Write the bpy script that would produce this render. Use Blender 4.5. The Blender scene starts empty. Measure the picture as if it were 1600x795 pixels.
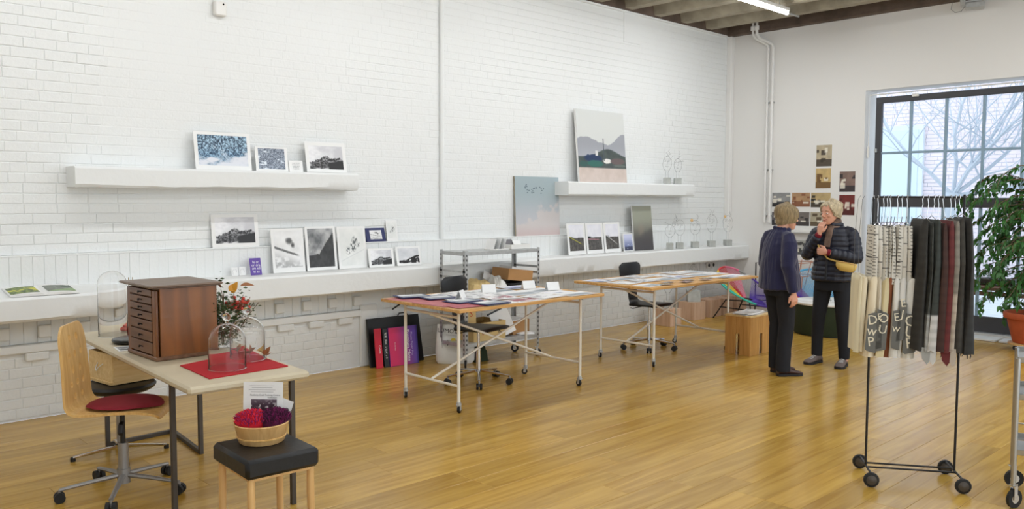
import bpy, bmesh, math, random
import numpy as np
from mathutils import Vector, Matrix, Quaternion
R = math.radians
rnd = random.Random(7)
SC = bpy.context.scene
COL = SC.collection

# ------------------------------------------------------------------ camera
cam_d = bpy.data.cameras.new('camera'); cam = bpy.data.objects.new('camera', cam_d); COL.objects.link(cam)
cam_d.sensor_width = 36.0; cam_d.lens = 1306.0 / 1600.0 * 36.0; cam_d.clip_start = .05; cam_d.clip_end = 200
_p, _y, _r = R(3.77), R(46.35), R(0.17)
fw = Vector((math.cos(_y) * math.cos(_p), math.sin(_y) * math.cos(_p), -math.sin(_p)))
rt = Vector((math.sin(_y), -math.cos(_y), 0)); upv = rt.cross(fw)
rt, upv = math.cos(_r) * rt + math.sin(_r) * upv, -math.sin(_r) * rt + math.cos(_r) * upv
cam.matrix_world = Matrix(((rt.x, upv.x, -fw.x, 0), (rt.y, upv.y, -fw.y, 0), (rt.z, upv.z, -fw.z, 1.62), (0, 0, 0, 1)))
SC.camera = cam
# ------------------------------------------------------------------ world, exposure
SC.view_settings.view_transform = 'Standard'
try: SC.view_settings.look = 'None'
except Exception: pass
SC.view_settings.gamma = 1.0; SC.view_settings.use_curve_mapping = False
SC.view_settings.exposure = 0.0
W = bpy.data.worlds.new('overcast_sky'); SC.world = W; W.use_nodes = True
bg = W.node_tree.nodes['Background']; bg.inputs[0].default_value = (.84, .93, 1.0, 1); bg.inputs[1].default_value = 2.05

# ------------------------------------------------------------------ node helpers
def srgb(r, g, b):
    def f(c):
        c /= 255.0
        return c / 12.92 if c <= .04045 else ((c + .055) / 1.055) ** 2.4
    return (f(r), f(g), f(b), 1)
def mat(name, col, rough=.6, metal=0, bump=0, bscale=60, var=0, vscale=6, trans=0, ior=1.45, coat=0, rnd_v=0, emis=None, estr=0, stretch=(1,1,1), spec=None, sheen=0):
    m = bpy.data.materials.new(name); m.use_nodes = True
    nt = m.node_tree; N = nt.nodes; L = nt.links; b = N['Principled BSDF']
    b.inputs['Base Color'].default_value = col; b.inputs['Roughness'].default_value = rough; b.inputs['Metallic'].default_value = metal
    b.inputs['Transmission Weight'].default_value = trans; b.inputs['IOR'].default_value = ior; b.inputs['Coat Weight'].default_value = coat
    if sheen: b.inputs['Sheen Weight'].default_value = sheen
    if spec is not None: b.inputs['Specular IOR Level'].default_value = spec
    if emis: b.inputs['Emission Color'].default_value = emis; b.inputs['Emission Strength'].default_value = estr
    if bump or var or rnd_v:
        tc = N.new('ShaderNodeTexCoord'); mp = N.new('ShaderNodeMapping'); mp.inputs['Scale'].default_value = stretch
        L.new(tc.outputs['Object'], mp.inputs[0])
    if var or rnd_v:
        hs = N.new('ShaderNodeHueSaturation'); hs.inputs['Color'].default_value = col
        add = None
        if var:
            no = N.new('ShaderNodeTexNoise'); no.inputs['Scale'].default_value = vscale; no.inputs['Detail'].default_value = 6
            L.new(mp.outputs[0], no.inputs['Vector'])
            mr = N.new('ShaderNodeMapRange'); mr.inputs[1].default_value = .3; mr.inputs[2].default_value = .7
            mr.inputs[3].default_value = 1 - var; mr.inputs[4].default_value = 1 + var
            L.new(no.outputs['Fac'], mr.inputs[0]); add = mr.outputs[0]
        if rnd_v:
            oi = N.new('ShaderNodeObjectInfo'); m2 = N.new('ShaderNodeMapRange'); m2.inputs[3].default_value = 1 - rnd_v; m2.inputs[4].default_value = 1 + rnd_v
            L.new(oi.outputs['Random'], m2.inputs[0])
            if add:
                mm = N.new('ShaderNodeMath'); mm.operation = 'MULTIPLY'; L.new(add, mm.inputs[0]); L.new(m2.outputs[0], mm.inputs[1]); add = mm.outputs[0]
            else: add = m2.outputs[0]
        L.new(add, hs.inputs['Value']); L.new(hs.outputs[0], b.inputs['Base Color'])
    if bump:
        n2 = N.new('ShaderNodeTexNoise'); n2.inputs['Scale'].default_value = bscale; n2.inputs['Detail'].default_value = 5
        L.new(mp.outputs[0], n2.inputs['Vector'])
        bp = N.new('ShaderNodeBump'); bp.inputs['Strength'].default_value = bump; bp.inputs['Distance'].default_value = .01
        L.new(n2.outputs['Fac'], bp.inputs['Height']); L.new(bp.outputs[0], b.inputs['Normal'])
    return m
def wood(name, c1, c2, rough=.45, scale=1.0, axis='X', rnd_v=0, coat=0, wear=0):
    """straight grain running along one object axis"""
    m = bpy.data.materials.new(name); m.use_nodes = True
    nt = m.node_tree; N = nt.nodes; L = nt.links; b = N['Principled BSDF']; b.inputs['Roughness'].default_value = rough; b.inputs['Coat Weight'].default_value = coat
    tc = N.new('ShaderNodeTexCoord'); mp = N.new('ShaderNodeMapping'); oi = N.new('ShaderNodeObjectInfo')
    s = {'X': (1.2, 16, 16), 'Y': (16, 1.2, 16), 'Z': (16, 16, 1.2)}[axis]
    mp.inputs['Scale'].default_value = [k * scale for k in s]
    L.new(tc.outputs['Object'], mp.inputs[0])
    ml = N.new('ShaderNodeMath'); ml.operation = 'MULTIPLY'; ml.inputs[1].default_value = 50; L.new(oi.outputs['Random'], ml.inputs[0])
    cx = N.new('ShaderNodeCombineXYZ'); L.new(ml.outputs[0], cx.inputs[0]); L.new(ml.outputs[0], cx.inputs[1]); L.new(ml.outputs[0], cx.inputs[2])
    L.new(cx.outputs[0], mp.inputs[1])
    n1 = N.new('ShaderNodeTexNoise'); n1.inputs['Scale'].default_value = 2.2; n1.inputs['Detail'].default_value = 8; n1.inputs['Distortion'].default_value = .8
    L.new(mp.outputs[0], n1.inputs['Vector'])
    cr = N.new('ShaderNodeValToRGB'); cr.color_ramp.elements[0].color = c1; cr.color_ramp.elements[1].color = c2
    cr.color_ramp.elements[0].position = .34; cr.color_ramp.elements[1].position = .68
    L.new(n1.outputs['Fac'], cr.inputs[0])
    hs = N.new('ShaderNodeHueSaturation'); L.new(cr.outputs[0], hs.inputs['Color'])
    if rnd_v:
        m2 = N.new('ShaderNodeMapRange'); m2.inputs[3].default_value = 1 - rnd_v; m2.inputs[4].default_value = 1 + rnd_v
        L.new(oi.outputs['Random'], m2.inputs[0]); L.new(m2.outputs[0], hs.inputs['Value'])
    L.new(hs.outputs[0], b.inputs['Base Color'])
    if wear:
        g = N.new('ShaderNodeNewGeometry'); n3 = N.new('ShaderNodeTexNoise'); n3.inputs['Scale'].default_value = 1.7; n3.inputs['Detail'].default_value = 6
        L.new(g.outputs['Position'], n3.inputs['Vector'])
        m3 = N.new('ShaderNodeMapRange'); m3.inputs[3].default_value = rough - wear; m3.inputs[4].default_value = rough + wear
        L.new(n3.outputs['Fac'], m3.inputs[0]); L.new(m3.outputs[0], b.inputs['Roughness'])
    bp = N.new('ShaderNodeBump'); bp.inputs['Strength'].default_value = .08; bp.inputs['Distance'].default_value = .004
    L.new(n1.outputs['Fac'], bp.inputs['Height']); L.new(bp.outputs[0], b.inputs['Normal'])
    return m
def printed(name, rough=.45):
    """flat print: the picture is a colour attribute on the panel"""
    m = bpy.data.materials.new(name); m.use_nodes = True
    N = m.node_tree.nodes; L = m.node_tree.links; b = N['Principled BSDF']; b.inputs['Roughness'].default_value = rough
    a = N.new('ShaderNodeAttribute'); a.attribute_name = 'print'; L.new(a.outputs['Color'], b.inputs['Base Color'])
    return m

WHITE = (.79, .805, .80, 1)
M = dict(
    brickpaint=mat('white_painted_brick', WHITE, .55, bump=.25, bscale=45),
    plaster=mat('white_painted_plaster', (.79, .805, .80, 1), .6, bump=.30, bscale=14),
    plaster2=mat('white_wall_plaster', (.80, .79, .77, 1), .65, bump=.12, bscale=9),
    concrete=mat('bare_board_marked_concrete', srgb(158, 150, 132), .85, bump=.5, bscale=22, var=.22, vscale=5),
    concdark=mat('dark_concrete', srgb(92, 78, 68), .85, bump=.5, bscale=22, var=.3, vscale=5),
    oak=wood('honey_oak_boards', srgb(170, 130, 52), srgb(198, 160, 76), .22, .55, 'X', rnd_v=.10, wear=.07),
    oakbase=mat('dark_gap_under_boards', srgb(96, 62, 28), .7),
    white=mat('white_enamel_paint', (.80, .79, .76, 1), .35),
    cream=mat('cream_enamel_tube', srgb(228, 222, 208), .35),
    paper=mat('white_paper', (.82, .82, .81, 1), .6),
    mount=mat('white_mount_board', (.83, .83, .82, 1), .55),
    grey=mat('grey_cast_aluminium', srgb(150, 148, 146), .4, metal=.6),
    steel=mat('brushed_steel', srgb(178, 178, 176), .32, metal=.9, bump=.03, bscale=80),
    zinc=mat('galvanised_steel', srgb(184, 186, 186), .42, metal=.45, var=.12, vscale=25),
    chrome=mat('chrome', srgb(215, 215, 215), .12, metal=1),
    darkmetal=mat('dark_bare_steel', srgb(82, 76, 70), .45, metal=.55, var=.15, vscale=12),
    blackmetal=mat('black_painted_metal', srgb(26, 26, 28), .4),
    frame=mat('anthracite_window_steel', srgb(66, 66, 70), .5),
    muntin=mat('bloom_tinted_glazing_bar', srgb(142, 166, 184), .5),  # light blue stands in for the bloom around the bright window
    rubber=mat('black_rubber', srgb(24, 24, 24), .6),
    blackseat=mat('black_vinyl', srgb(22, 23, 25), .4, bump=.1, bscale=40),
    birch=wood('birch_plywood', srgb(206, 160, 92), srgb(226, 186, 120), .4, 1.4, 'Z'),
    birchx=wood('pale_pine_board', srgb(214, 178, 116), srgb(230, 200, 144), .5, 1.2, 'X'),
    plyedge=wood('plywood_edge', srgb(190, 140, 76), srgb(216, 170, 104), .5, 1, 'X'),
    pinkply=wood('pale_pink_plywood', srgb(196, 160, 132), srgb(214, 182, 156), .5, 1, 'Z'),
    stoolwood=wood('amber_plywood', srgb(186, 134, 68), srgb(210, 160, 92), .45, 1, 'Z'),
    legwood=wood('turned_pine_leg', srgb(200, 156, 98), srgb(220, 180, 122), .45, 1, 'Z'),
    mahog=wood('red_brown_mahogany', srgb(98, 57, 22), srgb(138, 84, 36), .36, .35, 'Z', coat=.15),
    mahogd=wood('dull_brown_drawer_wood', srgb(98, 66, 46), srgb(124, 88, 62), .4, .8, 'Y'),
    mahogt=wood('greyed_brown_cabinet_top', srgb(100, 82, 70), srgb(128, 108, 92), .4, .7, 'X'),
    canvas=mat('beige_linoleum_top', srgb(200, 188, 162), .5, bump=.05, bscale=80, var=.04),
    redfelt=mat('red_felt', srgb(176, 28, 36), .9, bump=.2, bscale=150),
    darkred=mat('dark_red_felt', srgb(132, 24, 38), .9, bump=.2, bscale=150),
    glass=mat('clear_glass', (1, 1, 1, 1), .0, trans=1, ior=1.32),
    pane=mat('window_glass', (.96, .985, 1, 1), .0, trans=1, ior=1.02, spec=.5),
    blackgloss=mat('black_lacquer', srgb(22, 22, 24), .25),
    brass=mat('thin_brass_rod', srgb(168, 140, 92), .35, metal=.8),
    green=mat('dark_green_felt', srgb(38, 48, 26), .85, bump=.15, bscale=60, var=.08),
    leaf=mat('ficus_leaf', srgb(46, 92, 36), .4, rnd_v=.35, var=.2, vscale=3),
    bark=mat('pale_brown_bark', srgb(112, 92, 70), .8, bump=.4),
    terra=mat('terracotta', srgb(176, 84, 48), .75, var=.08, vscale=14),
    soil=mat('dark_potting_soil', srgb(58, 44, 34), .95, bump=.8, bscale=60),
    card=mat('brown_cardboard', srgb(180, 136, 88), .75, var=.05),
    kraft=mat('kraft_paper', srgb(200, 174, 120), .75, bump=.2, bscale=14),
    skin=mat('skin', srgb(214, 158, 132), .5, var=.05, vscale=20),
    lips=mat('lips', srgb(160, 74, 70), .45),
    eyewhite=mat('eye_white', srgb(230, 226, 220), .3),
    iris=mat('eye_dark', srgb(48, 44, 44), .2),
    hair1=mat('ash_blond_hair', srgb(142, 122, 88), .5, bump=1, bscale=30, var=.4, vscale=14, stretch=(6, 6, .6)),
    hair2=mat('light_blond_hair', srgb(186, 170, 140), .55, bump=1, bscale=26, var=.38, vscale=12, stretch=(4, 4, .8)),
    navy=mat('navy_knit_wool', srgb(20, 21, 60), .85, bump=.25, bscale=90, sheen=.3),
    puffer=mat('black_quilted_nylon', srgb(32, 35, 48), .42, bump=.15, bscale=20),
    trous=mat('black_trouser_cloth', srgb(24, 25, 31), .85, bump=.15, bscale=40),
    shoeb=mat('brown_leather', srgb(70, 46, 40), .4),
    shoeg=mat('grey_brown_suede', srgb(104, 92, 88), .8),
    sole=mat('dark_rubber_sole', srgb(34, 32, 34), .7),
    scarf=mat('brown_woven_scarf', srgb(112, 92, 80), .9, bump=.6, bscale=40, var=.35, vscale=16),
    redknit=mat('dark_red_knit', srgb(120, 26, 40), .9),
    yellow=mat('yellow_leather', srgb(216, 184, 102), .5, bump=.15, bscale=18, var=.06),
    exbrick=mat('haze_paled_outside_brick', srgb(228, 216, 222), .8, var=.05, vscale=2),  # washed out by window haze, put into the brick colour
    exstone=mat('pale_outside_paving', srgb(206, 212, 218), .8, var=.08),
    exwall=mat('haze_paled_outside_render', srgb(214, 224, 232), .8, var=.05),  # facade colour paled to imitate the glow beyond the glass
    block=mat('cast_grey_concrete_block', srgb(176, 178, 174), .85, bump=.3, bscale=50, var=.12, vscale=20),
    wire=mat('thin_grey_wire', srgb(104, 104, 104), .4, metal=.6),
    tube=mat('lit_fluorescent_tube', (1, 1, 1, 1), .4, emis=(.96, .98, 1, 1), estr=30),
    bagw=mat('white_plastic_bag', srgb(226, 226, 222), .4, bump=.6, bscale=7),
    canvasbag=mat('taupe_canvas', srgb(140, 132, 116), .85),
    printm=printed('photographic_print', .4), clothm=printed('printed_cloth', .9),
    ink=mat('black_ink', srgb(30, 30, 34), .5), inkw=mat('white_ink', srgb(236, 234, 236), .5), inkg=mat('grey_ink', srgb(110, 108, 112), .6),
    navybox=mat('navy_blue_card', srgb(40, 46, 92), .5), purple=mat('violet_booklet_cover', srgb(98, 72, 158), .5),
)

# ------------------------------------------------------------------ geometry collector
class G:
    def __init__(s): s.v = []; s.f = []; s.m = []
    def add(s, vs, fs, k=0, mx=None):
        o = len(s.v)
        for v in vs: s.v.append(tuple(mx @ Vector(v)) if mx else tuple(v))
        for f in fs: s.f.append([i + o for i in f]); s.m.append(k)
        return s
    def box(s, c, d, rot=None, bev=0, k=0):
        x, y, z = [a / 2 for a in d]
        mx = Matrix.Translation(c)
        if rot is not None: mx = mx @ (rot if isinstance(rot, Matrix) else Matrix.Rotation(rot, 4, 'Z'))
        if bev <= 0:
            vs = [(sx * x, sy * y, sz * z) for sz in (-1, 1) for sy in (-1, 1) for sx in (-1, 1)]
            return s.add(vs, [(0, 2, 3, 1), (4, 5, 7, 6), (0, 1, 5, 4), (2, 6, 7, 3), (0, 4, 6, 2), (1, 3, 7, 5)], k, mx)
        b = min(bev, x * .99, y * .99, z * .99)
        vs = []; fs = []
        rings = [(z * -1, b), (-(z - b), 0), (z - b, 0), (z, b)]
        for zz, ins in rings:
            X, Y = x - ins, y - ins
            for px, py in ((X - b if not ins else X, Y), (X, Y - b if not ins else Y), (X, -(Y - b) if not ins else -Y), (X - b if not ins else X, -Y),
                           (-(X - b) if not ins else -X, -Y), (-X, -(Y - b) if not ins else -Y), (-X, Y - b if not ins else Y), (-(X - b) if not ins else -X, Y)):
                vs.append((px, py, zz))
        for r in range(3):
            for i in range(8):
                j = (i + 1) % 8
                fs.append((r * 8 + i, (r + 1) * 8 + i, (r + 1) * 8 + j, r * 8 + j))
        fs.append(tuple(range(8))); fs.append(tuple(range(31, 23, -1)))
        return s.add(vs, fs, k, mx)
    def bb(s, x0, x1, y0, y1, z0, z1, bev=0, k=0):
        return s.box(((x0 + x1) / 2, (y0 + y1) / 2, (z0 + z1) / 2), (abs(x1 - x0), abs(y1 - y0), abs(z1 - z0)), None, bev, k)
    def tube(s, pts, r, n=8, closed=False, cap=True, k=0, flat=None):
        """round (or flattened) tube through points; r is a number or a list"""
        P = [Vector(p) for p in pts]; m = len(P)
        rr = r if isinstance(r, (list, tuple)) else [r] * m
        o = len(s.v); T = []
        for i in range(m):
            a = P[i - 1] if (i or closed) else P[0]; b = P[(i + 1) % m] if (i < m - 1 or closed) else P[-1]
            t = (b - a); T.append(t.normalized() if t.length > 1e-9 else Vector((0, 0, 1)))
        ref = Vector((0, 0, 1)) if abs(T[0].z) < .9 else Vector((1, 0, 0))
        if flat is not None: ref = Vector(flat[2])
        u = (ref - T[0] * ref.dot(T[0])).normalized()
        for i in range(m):
            u = (u - T[i] * u.dot(T[i]))
            u = u.normalized() if u.length > 1e-6 else T[i].orthogonal().normalized()
            w = T[i].cross(u)
            ri = rr[i]; ra, rb = (ri if isinstance(ri, tuple) else (ri, ri))
            if flat is not None: ra *= flat[0]; rb *= flat[1]
            for j in range(n):
                a = 2 * math.pi * j / n
                s.v.append(tuple(P[i] + u * math.cos(a) * ra + w * math.sin(a) * rb))
        for i in range(m if closed else m - 1):
            for j in range(n):
                a = o + i * n; b = o + ((i + 1) % m) * n; q = (j + 1) % n
                s.f.append([a + j, a + q, b + q, b + j]); s.m.append(k)
        if cap and not closed:
            s.f.append([o + j for j in range(n - 1, -1, -1)]); s.m.append(k)
            s.f.append([o + (m - 1) * n + j for j in range(n)]); s.m.append(k)
        return s
    def cyl(s, p0, p1, r, n=16, k=0): return s.tube([p0, p1], r, n, k=k)
    def lathe(s, prof, n=24, c=(0, 0, 0), k=0, sx=1, sy=1):
        """profile [(r, z)] turned about z"""
        o = len(s.v); m = len(prof)
        for r, z in prof:
            for j in range(n):
                a = 2 * math.pi * j / n
                s.v.append((c[0] + sx * r * math.cos(a), c[1] + sy * r * math.sin(a), c[2] + z))
        for i in range(m - 1):
            for j in range(n):
                q = (j + 1) % n
                s.f.append([o + i * n + j, o + i * n + q, o + (i + 1) * n + q, o + (i + 1) * n + j]); s.m.append(k)
        if prof[0][0] > 1e-6 and prof[0] != prof[-1]: s.f.append([o + j for j in range(n - 1, -1, -1)]); s.m.append(k)
        if prof[-1][0] > 1e-6 and prof[0] != prof[-1]: s.f.append([o + (m - 1) * n + j for j in range(n)]); s.m.append(k)
        return s
    def ball(s, c, r, n=12, mx=None, k=0):
        rx, ry, rz = r if isinstance(r, tuple) else (r, r, r)
        vs = []; h = n // 2; fs = []
        for i in range(h + 1):
            t = math.pi * i / h
            for j in range(n):
                a = 2 * math.pi * j / n
                vs.append((rx * math.sin(t) * math.cos(a), ry * math.sin(t) * math.sin(a), rz * math.cos(t)))
        for i in range(h):
            for j in range(n):
                q = (j + 1) % n; fs.append((i * n + j, (i + 1) * n + j, (i + 1) * n + q, i * n + q))
        return s.add(vs, fs, k, Matrix.Translation(c) @ (mx or Matrix.Identity(4)))
    def rings(s, R_, n=24, k=0, cap=True, mx=None):
        """loft of horizontal ellipses (cx, cy, z, rx, ry[, power])"""
        vs = []; fs = []
        for q in R_:
            cx, cy, z, rx, ry = q[:5]; p = q[5] if len(q) > 5 else 2.0
            for j in range(n):
                a = 2 * math.pi * j / n; c, t = math.cos(a), math.sin(a)
                vs.append((cx + rx * math.copysign(abs(c) ** (2 / p), c), cy + ry * math.copysign(abs(t) ** (2 / p), t), z))
        for i in range(len(R_) - 1):
            for j in range(n):
                q = (j + 1) % n; fs.append((i * n + j, i * n + q, (i + 1) * n + q, (i + 1) * n + j))
        if cap:
            fs.append(tuple(range(n - 1, -1, -1))); fs.append(tuple((len(R_) - 1) * n + j for j in range(n)))
        return s.add(vs, fs, k, mx)
    def prism(s, poly, z0, z1, k=0, mx=None):
        n = len(poly); vs = [(x, y, z0) for x, y in poly] + [(x, y, z1) for x, y in poly]
        fs = [tuple(range(n - 1, -1, -1)), tuple(range(n, 2 * n))] + [(i, (i + 1) % n, n + (i + 1) % n, n + i) for i in range(n)]
        return s.add(vs, fs, k, mx)
    def mesh(s, name, mats):
        me = bpy.data.meshes.new(name); me.from_pydata(s.v, [], s.f); 
        for m in (mats if isinstance(mats, (list, tuple)) else [mats]): me.materials.append(m)
        if any(s.m): me.polygons.foreach_set('material_index', s.m)
        me.validate(); me.update()
        return me
    def build(s, name, mats, parent=None, smooth=False, loc=None, rotz=0, bevel=0, fixn=True):
        me = s.mesh(name, mats)
        if fixn:
            b = bmesh.new(); b.from_mesh(me); bmesh.ops.recalc_face_normals(b, faces=b.faces); b.to_mesh(me); b.free()
        if smooth: shade(me)
        return link(name, me, parent, loc, rotz)
def shade(me, ang=40):
    me.polygons.foreach_set('use_smooth', [True] * len(me.polygons))
    try: me.set_sharp_from_angle(angle=R(ang))
    except Exception: pass
def link(name, me, parent=None, loc=None, rotz=0):
    o = bpy.data.objects.new(name, me); COL.objects.link(o)
    if parent: o.parent = parent
    if loc is not None: o.location = loc
    if rotz: o.rotation_euler[2] = rotz
    return o
def tag(o, label=None, cat=None, group=None, kind=None):
    if label: o['label'] = label
    if cat: o['category'] = cat
    if group: o['group'] = group
    if kind: o['kind'] = kind
    return o
def thing(name, label, cat, loc=(0, 0, 0), rotz=0, group=None):
    o = link(name, None, None, loc, rotz); return tag(o, label, cat, group)
def struct(o): o['kind'] = 'structure'; return o
def children(o): return [c for c in bpy.data.objects if c.parent == o]
def dup(root, label=None, loc=None, rotz=None):
    def cp(o, par):
        c = o.copy(); COL.objects.link(c); c.parent = par
        for ch in kids.get(o.name, []): cp(ch, c)
        return c
    kids = {}
    for o in bpy.data.objects:
        if o.parent: kids.setdefault(o.parent.name, []).append(o)
    r = cp(root, None)
    if label: r['label'] = label
    if loc is not None: r.location = loc
    if rotz is not None: r.rotation_euler[2] = rotz
    return r
def remesh(g, name, m, parent, voxel, smooth=2, post=None, mats=None):
    me = g.mesh(name, m); o = bpy.data.objects.new(name, me); COL.objects.link(o)
    b = bmesh.new(); b.from_mesh(me); bmesh.ops.recalc_face_normals(b, faces=b.faces); b.to_mesh(me); b.free()
    md = o.modifiers.new('r', 'REMESH'); md.mode = 'VOXEL'; md.voxel_size = voxel
    if smooth:
        ms = o.modifiers.new('s', 'SMOOTH'); ms.iterations = smooth; ms.factor = .5
    dg = bpy.context.evaluated_depsgraph_get(); nm = bpy.data.meshes.new_from_object(o.evaluated_get(dg))
    o.modifiers.clear(); o.data = nm; nm.name = name
    if post: post(nm)
    nm.materials.clear(); nm.materials.append(m)
    nm.polygons.foreach_set('use_smooth', [True] * len(nm.polygons))
    o.parent = parent
    return o
def text(body, size, m, mx, parent=None, name='lettering', ext=.0006, align='CENTER', sx=1):
    cu = bpy.data.curves.new('t', 'FONT'); cu.body = body; cu.size = size; cu.extrude = ext; cu.align_x = align; cu.align_y = 'CENTER'; cu.space_line = .9; cu.resolution_u = 2
    o = bpy.data.objects.new('t', cu); COL.objects.link(o)
    dg = bpy.context.evaluated_depsgraph_get(); me = bpy.data.meshes.new_from_object(o.evaluated_get(dg))
    bpy.data.objects.remove(o); bpy.data.curves.remove(cu)
    me.transform(mx @ Matrix.Diagonal((sx, 1, 1, 1))); me.materials.clear(); me.materials.append(m); me.name = name
    return link(name, me, parent)

# ------------------------------------------------------------------ procedural pictures (numpy, evaluated on a grid of points)
_h = np.random.RandomState(3).rand(256, 256)
def vn(x, y):
    xi = np.floor(x).astype(int); yi = np.floor(y).astype(int); fx = x - xi; fy = y - yi
    fx = fx * fx * (3 - 2 * fx); fy = fy * fy * (3 - 2 * fy)
    g = lambda a, b: _h[a % 256, b % 256]
    return (g(xi, yi) * (1 - fx) + g(xi + 1, yi) * fx) * (1 - fy) + (g(xi, yi + 1) * (1 - fx) + g(xi + 1, yi + 1) * fx) * fy
def fbm(x, y, o=5):
    s = 0; a = .5; t = 0
    for i in range(o): s = s + a * vn(x * 2 ** i + 17 * i, y * 2 ** i + 31 * i); t += a; a *= .55
    return s / t
def mixc(a, b, t): t = np.clip(t, 0, 1)[..., None]; return np.array(a) * (1 - t) + np.array(b) * t
def sst(a, b, x): t = np.clip((x - a) / (b - a), 0, 1); return t * t * (3 - 2 * t)
def g3(v): return np.stack([v, v, v], -1)
# all pictures return sRGB 0..1; u to the right, v up
def p_peak(u, v, s=0):
    sky = .80 + .1 * (fbm(u * 3 + s, v * 3) - .5) * 2
    sky = mixc((.78, .78, .80), (.93, .93, .94), sst(.3, .7, fbm(u * 2.2 + s, v * 2.2 + 3)))
    ghost = .62 - 1.1 * abs(u - .48); sky = mixc(sky, (.83, .84, .85), sst(0, .1, ghost - v + .2) * .5)
    rid = .30 + .14 * np.exp(-(abs(u - .48) / .085) ** 1.2) + .17 * sst(.0, .42, u) + .03 * sst(.6, .85, u) - .10 * sst(.88, 1.05, u) + .10 * (fbm(u * 22 + s, u * 0 + 2) - .5)
    tx = fbm(u * 30 + s, v * 26); rock = mixc((.10, .10, .11), (.62, .62, .63), sst(.38, .62, tx) * (.5 + .5 * sst(0, .5, v)))
    fog = sst(.5, .72, fbm(u * 4 + 9, v * 5 + s)) * sst(.45, .1, v) * sst(.85, .4, u)
    rock = mixc(rock, (.86, .86, .87), fog)
    rock = mixc(rock, (.08, .08, .09), sst(.0, .03, .30 + .12 * (u - .6) * 2 - v) * sst(.55, .62, u + .05 * tx))
    return mixc(sky, rock, sst(0, .015, rid - v))
def p_peak2(u, v, s=5):
    sky = mixc((.74, .75, .77), (.90, .90, .91), fbm(u * 3, v * 3))
    rid = .22 + .55 * np.clip(u - .25, 0, 1) ** 1.2 - .5 * np.clip(u - .85, 0, 1) + .06 * (fbm(u * 12, u * 0 + 5) - .5)
    rock = mixc((.08, .08, .09), (.9, .9, .9), sst(.56, .66, fbm(u * 9 + 4, v * 9 + 2)))
    return mixc(sky, rock, sst(0, .02, rid - v))
def p_forest(u, v, s=0):
    t = fbm(u * 58 + s + v * 9, v * 26 + s, 3); base = mixc((.10, .19, .28), (.70, .82, .90), sst(.32, .70, t))
    base = mixc(base, (.22, .42, .60), .35 * sst(.7, .2, v))
    fog = sst(.35, .75, fbm(u * 4 + s, v * 5) + .9 * (.30 - v)); return mixc(base, (.86, .87, .90), fog)
def p_snowwood(u, v, s=0):
    t = fbm(u * 46 + s, v * 40, 3); b = mixc((.26, .30, .36), (.66, .70, .76), sst(.32, .66, t))
    return mixc(b, (.90, .93, .96), sst(.60, .72, fbm(u * 4 + 3, v * 7 + s)))
def p_drift(u, v, s=0):
    b = mixc((.84, .84, .84), (.95, .95, .95), fbm(u * 4 + s, v * 4))
    k = sst(.03, .0, abs(v - (.56 - .28 * u)) - .03 * fbm(u * 20, v * 20)); b = mixc(b, (.30, .30, .30), k * .85 * sst(.95, .7, u))
    b = mixc(b, (.62, .62, .62), sst(.0, .3, .50 - .28 * u - v) * sst(.35, .6, fbm(u * 7, v * 9)) * .8)
    bl = sst(.16, .08, np.hypot((u - .55) * .7, v - .72) + .08 * fbm(u * 9, v * 9)); b = mixc(b, (.34, .34, .34), bl)
    bl = sst(.12, .05, np.hypot((u - .68) * .9, v - .60) + .06 * fbm(u * 15, v * 15)); return mixc(b, (.22, .22, .22), bl * .9)
def p_darkcliff(u, v, s=0):
    sky = mixc((.36, .37, .38), (.72, .72, .72), sst(.3, .8, fbm(u * 2.5, v * 3) + .3 * (.5 - abs(v - .55))))
    edge = .86 - .95 * np.clip(.95 - u, 0, 1); edge = np.where(u < .42, .30 + .1 * u, edge) + .05 * fbm(u * 12, v * 12)
    rock = mixc((.10, .10, .10), (.28, .28, .28), fbm(u * 8, v * 8)); rock = mixc(rock, (.55, .55, .55), sst(.55, .75, fbm(u * 3, v * 4 + 8)) * sst(.4, .1, v))
    return mixc(sky, rock, sst(0, .05, edge - v))
def p_frost(u, v, s=0):
    b = mixc((.84, .85, .84), (.94, .94, .93), fbm(u * 3, v * 3)); k = 0
    for cx, cy, r in ((.32, .40, .13), (.52, .50, .17), (.62, .66, .16), (.75, .56, .10)):
        k = np.maximum(k, sst(r, r * .3, np.hypot((u - cx) * .9, v - cy)) * sst(.45, .62, fbm(u * 24, v * 24)))
    b = mixc(b, (.34, .36, .36), k); return mixc(b, (.78, .79, .79), sst(.02, 0, abs(v - (.30 * u + .12))) * .6)
def p_slide(u, v, s=0):
    b = mixc((.86, .86, .90), (.95, .95, .97), fbm(u * 4 + s, v * 4)); r = .50 + .06 * (fbm(u * 8 + s, u * 0) - .5)
    g = mixc((.18, .17, .16), (.48, .46, .44), fbm(u * 16 + s, v * 16)); b = mixc(b, g, sst(0, .02, r - v))
    b = mixc(b, (.12, .14, .13), sst(.03, 0, abs(v - .50) - .02) * sst(.3, .1, u))
    c = [(.80, .78, .20), (.78, .55, .60), (.86, .86, .84)][int(s) % 3]; sl = [-.35, -.05, -.45][int(s) % 3]
    return mixc(b, c, sst(.02, .005, abs(v - (.42 + sl * (u - .35)))) * sst(.95, .7, u))
def p_lake(u, v, s=0):
    b = mixc((.46, .50, .66), (.80, .82, .92), sst(.2, .9, v)); b = mixc(b, (.22, .24, .34), sst(.0, .1, .22 + .1 * fbm(u * 6, v * 6) - v))
    return mixc(b, (.84, .86, .92), sst(.6, .75, fbm(u * 3, v * 9)) * .6)
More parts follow.
